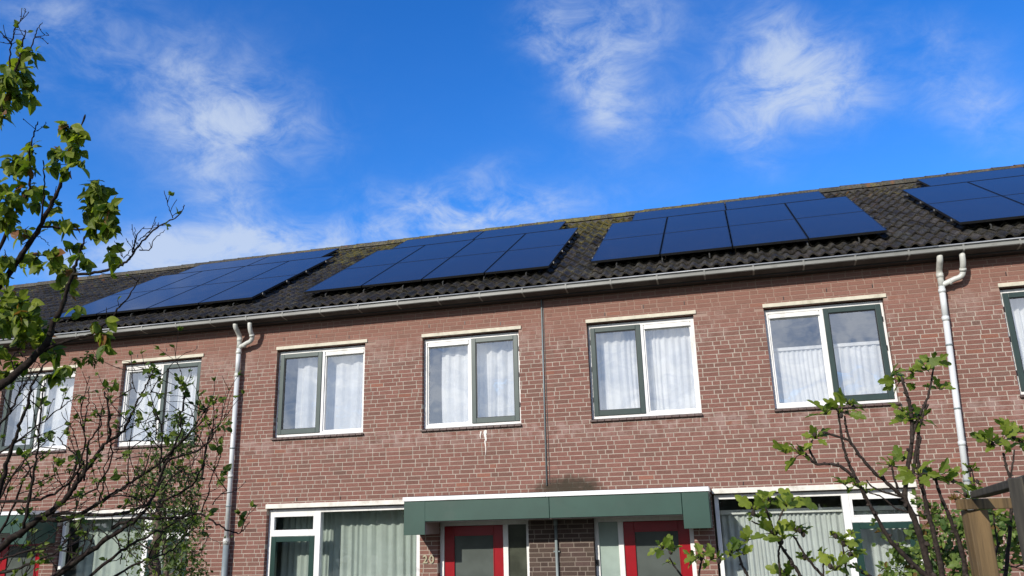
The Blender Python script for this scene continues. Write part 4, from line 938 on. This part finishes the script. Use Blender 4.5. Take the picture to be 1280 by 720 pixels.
# --- leafy rose at the lower right
rng = random.Random(61); bm_ = MB(); lv = MB(); D = 7.0
b0 = at(1180, 735, D); root = empty('rose_bush', (b0.x, b0.y, 0)); tag(root, 'dense light green leafy bush behind the fig stems at lower right', 'shrub')
for P in ([(1180, 735), (1172, 690), (1165, 650), (1162, 630)], [(1185, 735), (1200, 690), (1196, 655)], [(1175, 735), (1140, 700), (1120, 680)], [(1190, 735), (1235, 700), (1260, 660), (1272, 640)], [(1188, 735), (1225, 712), (1265, 708), (1290, 700)]):
    w = limb(bm_, P, .012, .004, rng, D, wob=.02); sprout(bm_, w, rng, lv, .5, .3, .003, .8, .05, 'ovate', depth=1)
    bm_.tube([Vector((b0.x, b0.y, -.05)), Vector((b0.x+.05, b0.y, .8)), w[0]], [.02, .016, .012], 7)
for (x, y, r_, n) in [(1185, 690, 26, 210), (1160, 680, 20, 120), (1200, 665, 18, 100), (1178, 655, 14, 60), (1140, 700, 22, 130), (1122, 690, 14, 60), (1160, 712, 26, 150), (1205, 712, 24, 130), (1128, 715, 20, 90), (1240, 660, 20, 120), (1262, 660, 24, 140), (1280, 640, 20, 90), (1285, 675, 24, 120), (1255, 690, 24, 140), (1245, 715, 20, 80), (1240, 640, 14, 50),
                      (1170, 635, 10, 26), (1150, 630, 8, 16), (1195, 645, 10, 28), (1145, 665, 12, 40), (1108, 712, 12, 40), (1300, 700, 26, 100)]:
    clump(lv, bm_, x, y, r_, int(n*.8), D+rng.uniform(-.45, .35), rng, .058, 'ovate', .1)
for i in range(5):
    q = at(rng.uniform(1150, 1205), rng.uniform(622, 668), D-.3)
    for j in range(5): leaf(lv, q, rdir(rng, .3), rdir(rng), .05, 'ovate', rng, (.3, .99))
bm_.build('stems', 'fig_bark', root, smooth=True); lv.build('foliage', 'rose_leaf', root)

# ------------------------------------------------------------------ timber pergola, lower right
root = empty('pergola', (at(1222, 640, 3.7).x, at(1222, 640, 3.7).y, 0)); tag(root, 'weathered timber pergola corner with warm brown post at the lower right', 'pergola')
def beam(a, b, w, h, name, material, upv=Vector((0, 0, 1))):
    a, b = Vector(a), Vector(b); t = (b-a).normalized(); s = t.cross(upv).normalized(); u = s.cross(t); m = MB(); vs = []
    for p in (a, b): vs += [p+s*(w/2*i)+u*(h/2*j) for i, j in ((-1, -1), (1, -1), (1, 1), (-1, 1))]
    m.add(vs, [(0, 1, 2, 3), (7, 6, 5, 4), (0, 4, 5, 1), (1, 5, 6, 2), (2, 6, 7, 3), (3, 7, 4, 0)]); return m.build(name, material, root, bevel=.004)
p1 = at(1217.5, 637, 3.72); ps = .088
def post(c, s, z1, material, ang=0.0):
    m = MB(); h = s/2; ca, sa = math.cos(ang), math.sin(ang)
    vs = [(c.x+i*h*ca-j*h*sa, c.y+i*h*sa+j*h*ca, z) for z in (0, z1) for i, j in ((-1, -1), (1, -1), (1, 1), (-1, 1))]
    m.add(vs, [(3, 2, 1, 0), (4, 5, 6, 7), (0, 1, 5, 4), (1, 2, 6, 5), (2, 3, 7, 6), (3, 0, 4, 7)]); return m.build('post', material, root, bevel=.005)
post(p1, ps, p1.z-.001, 'wood', .12)
ra = at(1201, 630.5, 3.70); rb = at(1345, 629, 3.78); ra.z = p1.z+.024; rb.z = p1.z+.024; beam(ra, rb, .075, .047, 'rail', 'wood')
ba = at(1222, 618, 3.66); bb = at(1310, 594, 2.55); ba.z = p1.z+.048+.016; beam(ba, bb, .06, .030, 'top_beam', 'old_wood')
p2 = at(1289, 640, 2.75); post(p2, .078, p2.z+.115, 'old_wood', .3)
p3 = at(1400, 640, 3.72); post(p3, ps, p1.z-.001, 'wood', .12)
